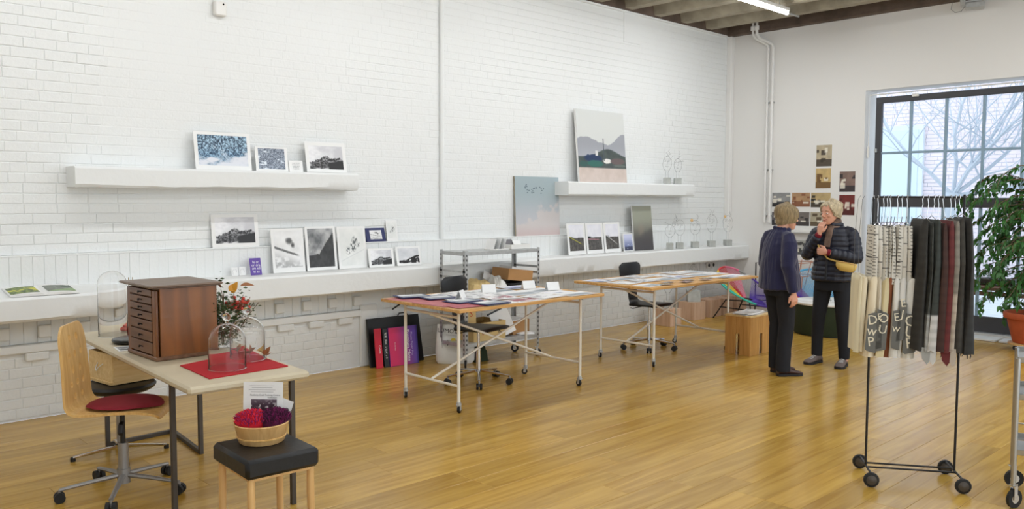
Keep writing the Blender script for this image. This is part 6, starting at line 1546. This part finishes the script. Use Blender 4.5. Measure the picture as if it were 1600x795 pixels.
def trousers(par, hips, legs, m='trous', zt=.90, flare=.0):
    g = G(); g.rings([(hips[0], hips[1], .74, .115, .165, 2.4), (hips[0], hips[1], .82, .122, .170, 2.2), (hips[0], hips[1], zt, .108, .150), (hips[0], hips[1], zt + .06, .098, .140)], 30)
    for P, rr_ in legs: g.tube(P, rr_, 22)
    return remesh(g, 'trousers', M[m], par, .0065, 3, folds(.008, 2))
trousers(p1, (0, 0), [([(0, -.088, .83), (.012, -.092, .66), (.018, -.095, .47), (-.005, -.10, .25), (-.012, -.10, .045)], [.092, .084, .070, .066, .070]),
                      ([(0, .085, .83), (.02, .085, .66), (.04, .082, .47), (.03, .08, .25), (.03, .08, .045)], [.092, .084, .070, .066, .070])])
shoe(p1, .055, -.105, R(-6), .25, 'shoeb', 'sole', False); shoe(p1, .10, .075, R(4), .25, 'shoeb', 'sole', False)

# ---- woman in the black puffer jacket
p2 = thing('person', 'woman with short light hair in a black quilted jacket, hand at her chin, facing us', 'person', (7.92, 3.74, 0), R(182))
H2 = 1.625; hm2 = Matrix.Translation((.050, .0, H2 - .232)) @ Matrix.Rotation(R(-22), 4, 'Z') @ Matrix.Rotation(R(7), 4, 'Y')
g = G(); head(g, hm2)
g.tube([(.0, 0, H2 - .30), (.012, 0, H2 - .235), (.032, 0, H2 - .18)], [(.056, .052), (.050, .048), (.050, .052)], 20)
g.rings([(-.005, 0, .82, .095, .14), (-.01, 0, .98, .095, .140), (-.005, 0, 1.12, .085, .12), (0, 0, 1.23, .09, .14), (0, 0, 1.30, .07, .13), (0, 0, 1.36, .05, .07)], 28)
SR, ER, WR = (-.01, -.175, 1.305), (.075, -.235, 1.075), (.155, -.085, 1.285)        # her right hand to the chin
SL, EL, WL = (-.01, .175, 1.305), (.03, .245, 1.065), (.185, .030, 1.120)           # her left forearm across the waist
for S_, E_, W_ in ((SR, ER, WR), (SL, EL, WL)): g.tube([S_, E_, W_], [.044, .037, .026], 14)
hand(g, (.155, -.078, 1.300), (-.05, .18, 1), (.95, -.2, .05), 1, .55, .03, .155); hand(g, (.190, .020, 1.122), (.12, -1, .10), (.95, .1, .1), 1, .75, .02, .155)
LG2 = [([(0, -.085, .84), (.0, -.105, .66), (.01, -.125, .47), (-.01, -.145, .25), (-.018, -.150, .075)], [.092, .080, .062, .056, .052]),
       ([(0, .085, .84), (.0, .105, .66), (.01, .115, .47), (-.01, .125, .25), (-.018, .130, .075)], [.092, .080, .062, .056, .052])]
for P, rr_ in LG2: g.tube(P[:-1] + [(P[-1][0], P[-1][1], .05)], [q * .72 for q in rr_], 16)
remesh(g, 'body', M['skin'], p2, .0042, 3)
face(p2, hm2, .006, 'hair1')
hairshell(p2, hm2, 'hair2', lambda a: .196 - .02 * math.sin(a * 5) if a < .6 else (.192 - .11 * min(1, (a - .6) / .7) if a < 1.3 else .082 - .052 * min(1, (a - 1.3) / 1.2)), lambda a, t: (.009 + .016 * math.sin(min(1, t) * math.pi * .8)) if a > .7 else .006 + .008 * math.sin(t * math.pi), 6.1, .030, .022)
g = G(); RNG = []
for i in range(57):
    t = i / 56; z = .835 + (1.375 - .835) * t; q = abs(math.sin(math.pi * (z - .835) / .048)) ** .55
    rx = float(np.interp(t, [0, .15, .4, .7, .88, .96, 1], [.165, .162, .138, .138, .120, .098, .072])); ry = float(np.interp(t, [0, .15, .4, .7, .88, .96, 1], [.205, .205, .182, .200, .165, .115, .080]))
    k = (q - .5) * .013; RNG.append((-.006, 0, z, rx + k, ry + k))
g.rings(RNG, 44)
for S_, E_, W_ in ((SR, ER, WR), (SL, EL, WL)):
    S_, E_, W_ = Vector(S_), Vector(E_), Vector(W_); P = [Vector((S_.x, S_.y * .6, S_.z + .03)), Vector((S_.x, S_.y * .85, S_.z + .012))]; rr_ = [.045, .060]
    for i in range(2, 41):
        t = i / 40; p = S_.lerp(E_, t * 2) if t < .5 else E_.lerp(W_, (t - .5) * 2 * .93); P.append(p); q = abs(math.sin(math.pi * t * 11)) ** .55; rr_.append(float(np.interp(t, [0, .5, 1], [.066, .058, .044])) + (q - .5) * .010)
    for _ in range(2): P = [P[0]] + [(P[i - 1] + P[i] * 2 + P[i + 1]) / 4 for i in range(1, len(P) - 1)] + [P[-1]]
    g.tube(P, rr_, 20)
g.tube([(.012 + .068 * math.cos(i / 20 * 6.283), .076 * math.sin(i / 20 * 6.283), 1.385) for i in range(20)], .019, 10, closed=True)
def openfront(me): folds(.005, 4)(me)
remesh(g, 'jacket', M['puffer'], p2, .0052, 1, openfront)
G().tube([(.165, 0, .85), (.163, .0, .95), (.139, 0, 1.05), (.140, 0, 1.20), (.125, 0, 1.31)], [(.004, .011)] * 5, 8).build('zip_strip', M['ink'], p2)
G().box((.138, -.095, 1.215), (.004, .035, .010), bev=.001).build('chest_badge', M['zinc'], p2)
g = G()
for k, z in enumerate((1.375, 1.398, 1.418)): g.tube([(.020 + (.068 - .006 * k) * math.cos(i / 24 * 6.283), (.070 - .006 * k) * math.sin(i / 24 * 6.283), z - .018 * math.cos(i / 24 * 6.283 + k)) for i in range(24)], .0145, 10, closed=True)
g.tube([(.085, .012, 1.375), (.125, .010, 1.32), (.145, .004, 1.24), (.155, 0, 1.17)], [(.012, .028), (.012, .034), (.010, .036), (.008, .034)], 12)
remesh(g, 'neck_scarf', M['scarf'], p2, .005, 2)
for W_, E_ in ((WR, ER), (WL, EL)):
    W_, E_ = Vector(W_), Vector(E_); d = (W_ - E_).normalized(); G().tube([W_ - d * .012, W_ + d * .014], [(.033, .033), (.030, .030)], 18).build('red_cuff', M['redknit'], p2, smooth=True)
trousers(p2, (0, 0), LG2, zt=.88)
shoe(p2, .045, -.152, R(-8), .255, 'shoeg', 'sole'); shoe(p2, .045, .132, R(10), .255, 'shoeg', 'sole')
# yellow shoulder pouch under her left arm
yb = thing('shoulder_pouch', 'soft yellow leather pouch carried under the arm of the woman in black', 'bag', (7.92, 3.74, 0), R(182))
g = G(); mxp = Matrix.Translation((.150, .190, .995)) @ Matrix.Rotation(R(14), 4, 'Z') @ Matrix.Rotation(R(-10), 4, 'X') @ Matrix.Diagonal((1, .72, .95, 1))
g.rings([(0, 0, -.052, .014, .075), (0, 0, -.040, .026, .105), (0, 0, -.01, .034, .130), (0, 0, .022, .030, .135), (0, 0, .040, .012, .125)], 36, mx=mxp)
g.build('pouch_body', M['yellow'], yb, smooth=True); g = G(); g.tube([mxp @ Vector((.020, -.12, .034)), mxp @ Vector((.026, 0, .040)), mxp @ Vector((.020, .12, .034))], .004, 8); g.build('zip', M['legwood'], yb)
G().tube([mxp @ Vector((0, -.125, .03)), (.172, .02, 1.06), (.160, -.06, 1.14), (.13, -.13, 1.24)], [(.008, .003)] * 4, 8).build('strap', M['yellow'], yb)
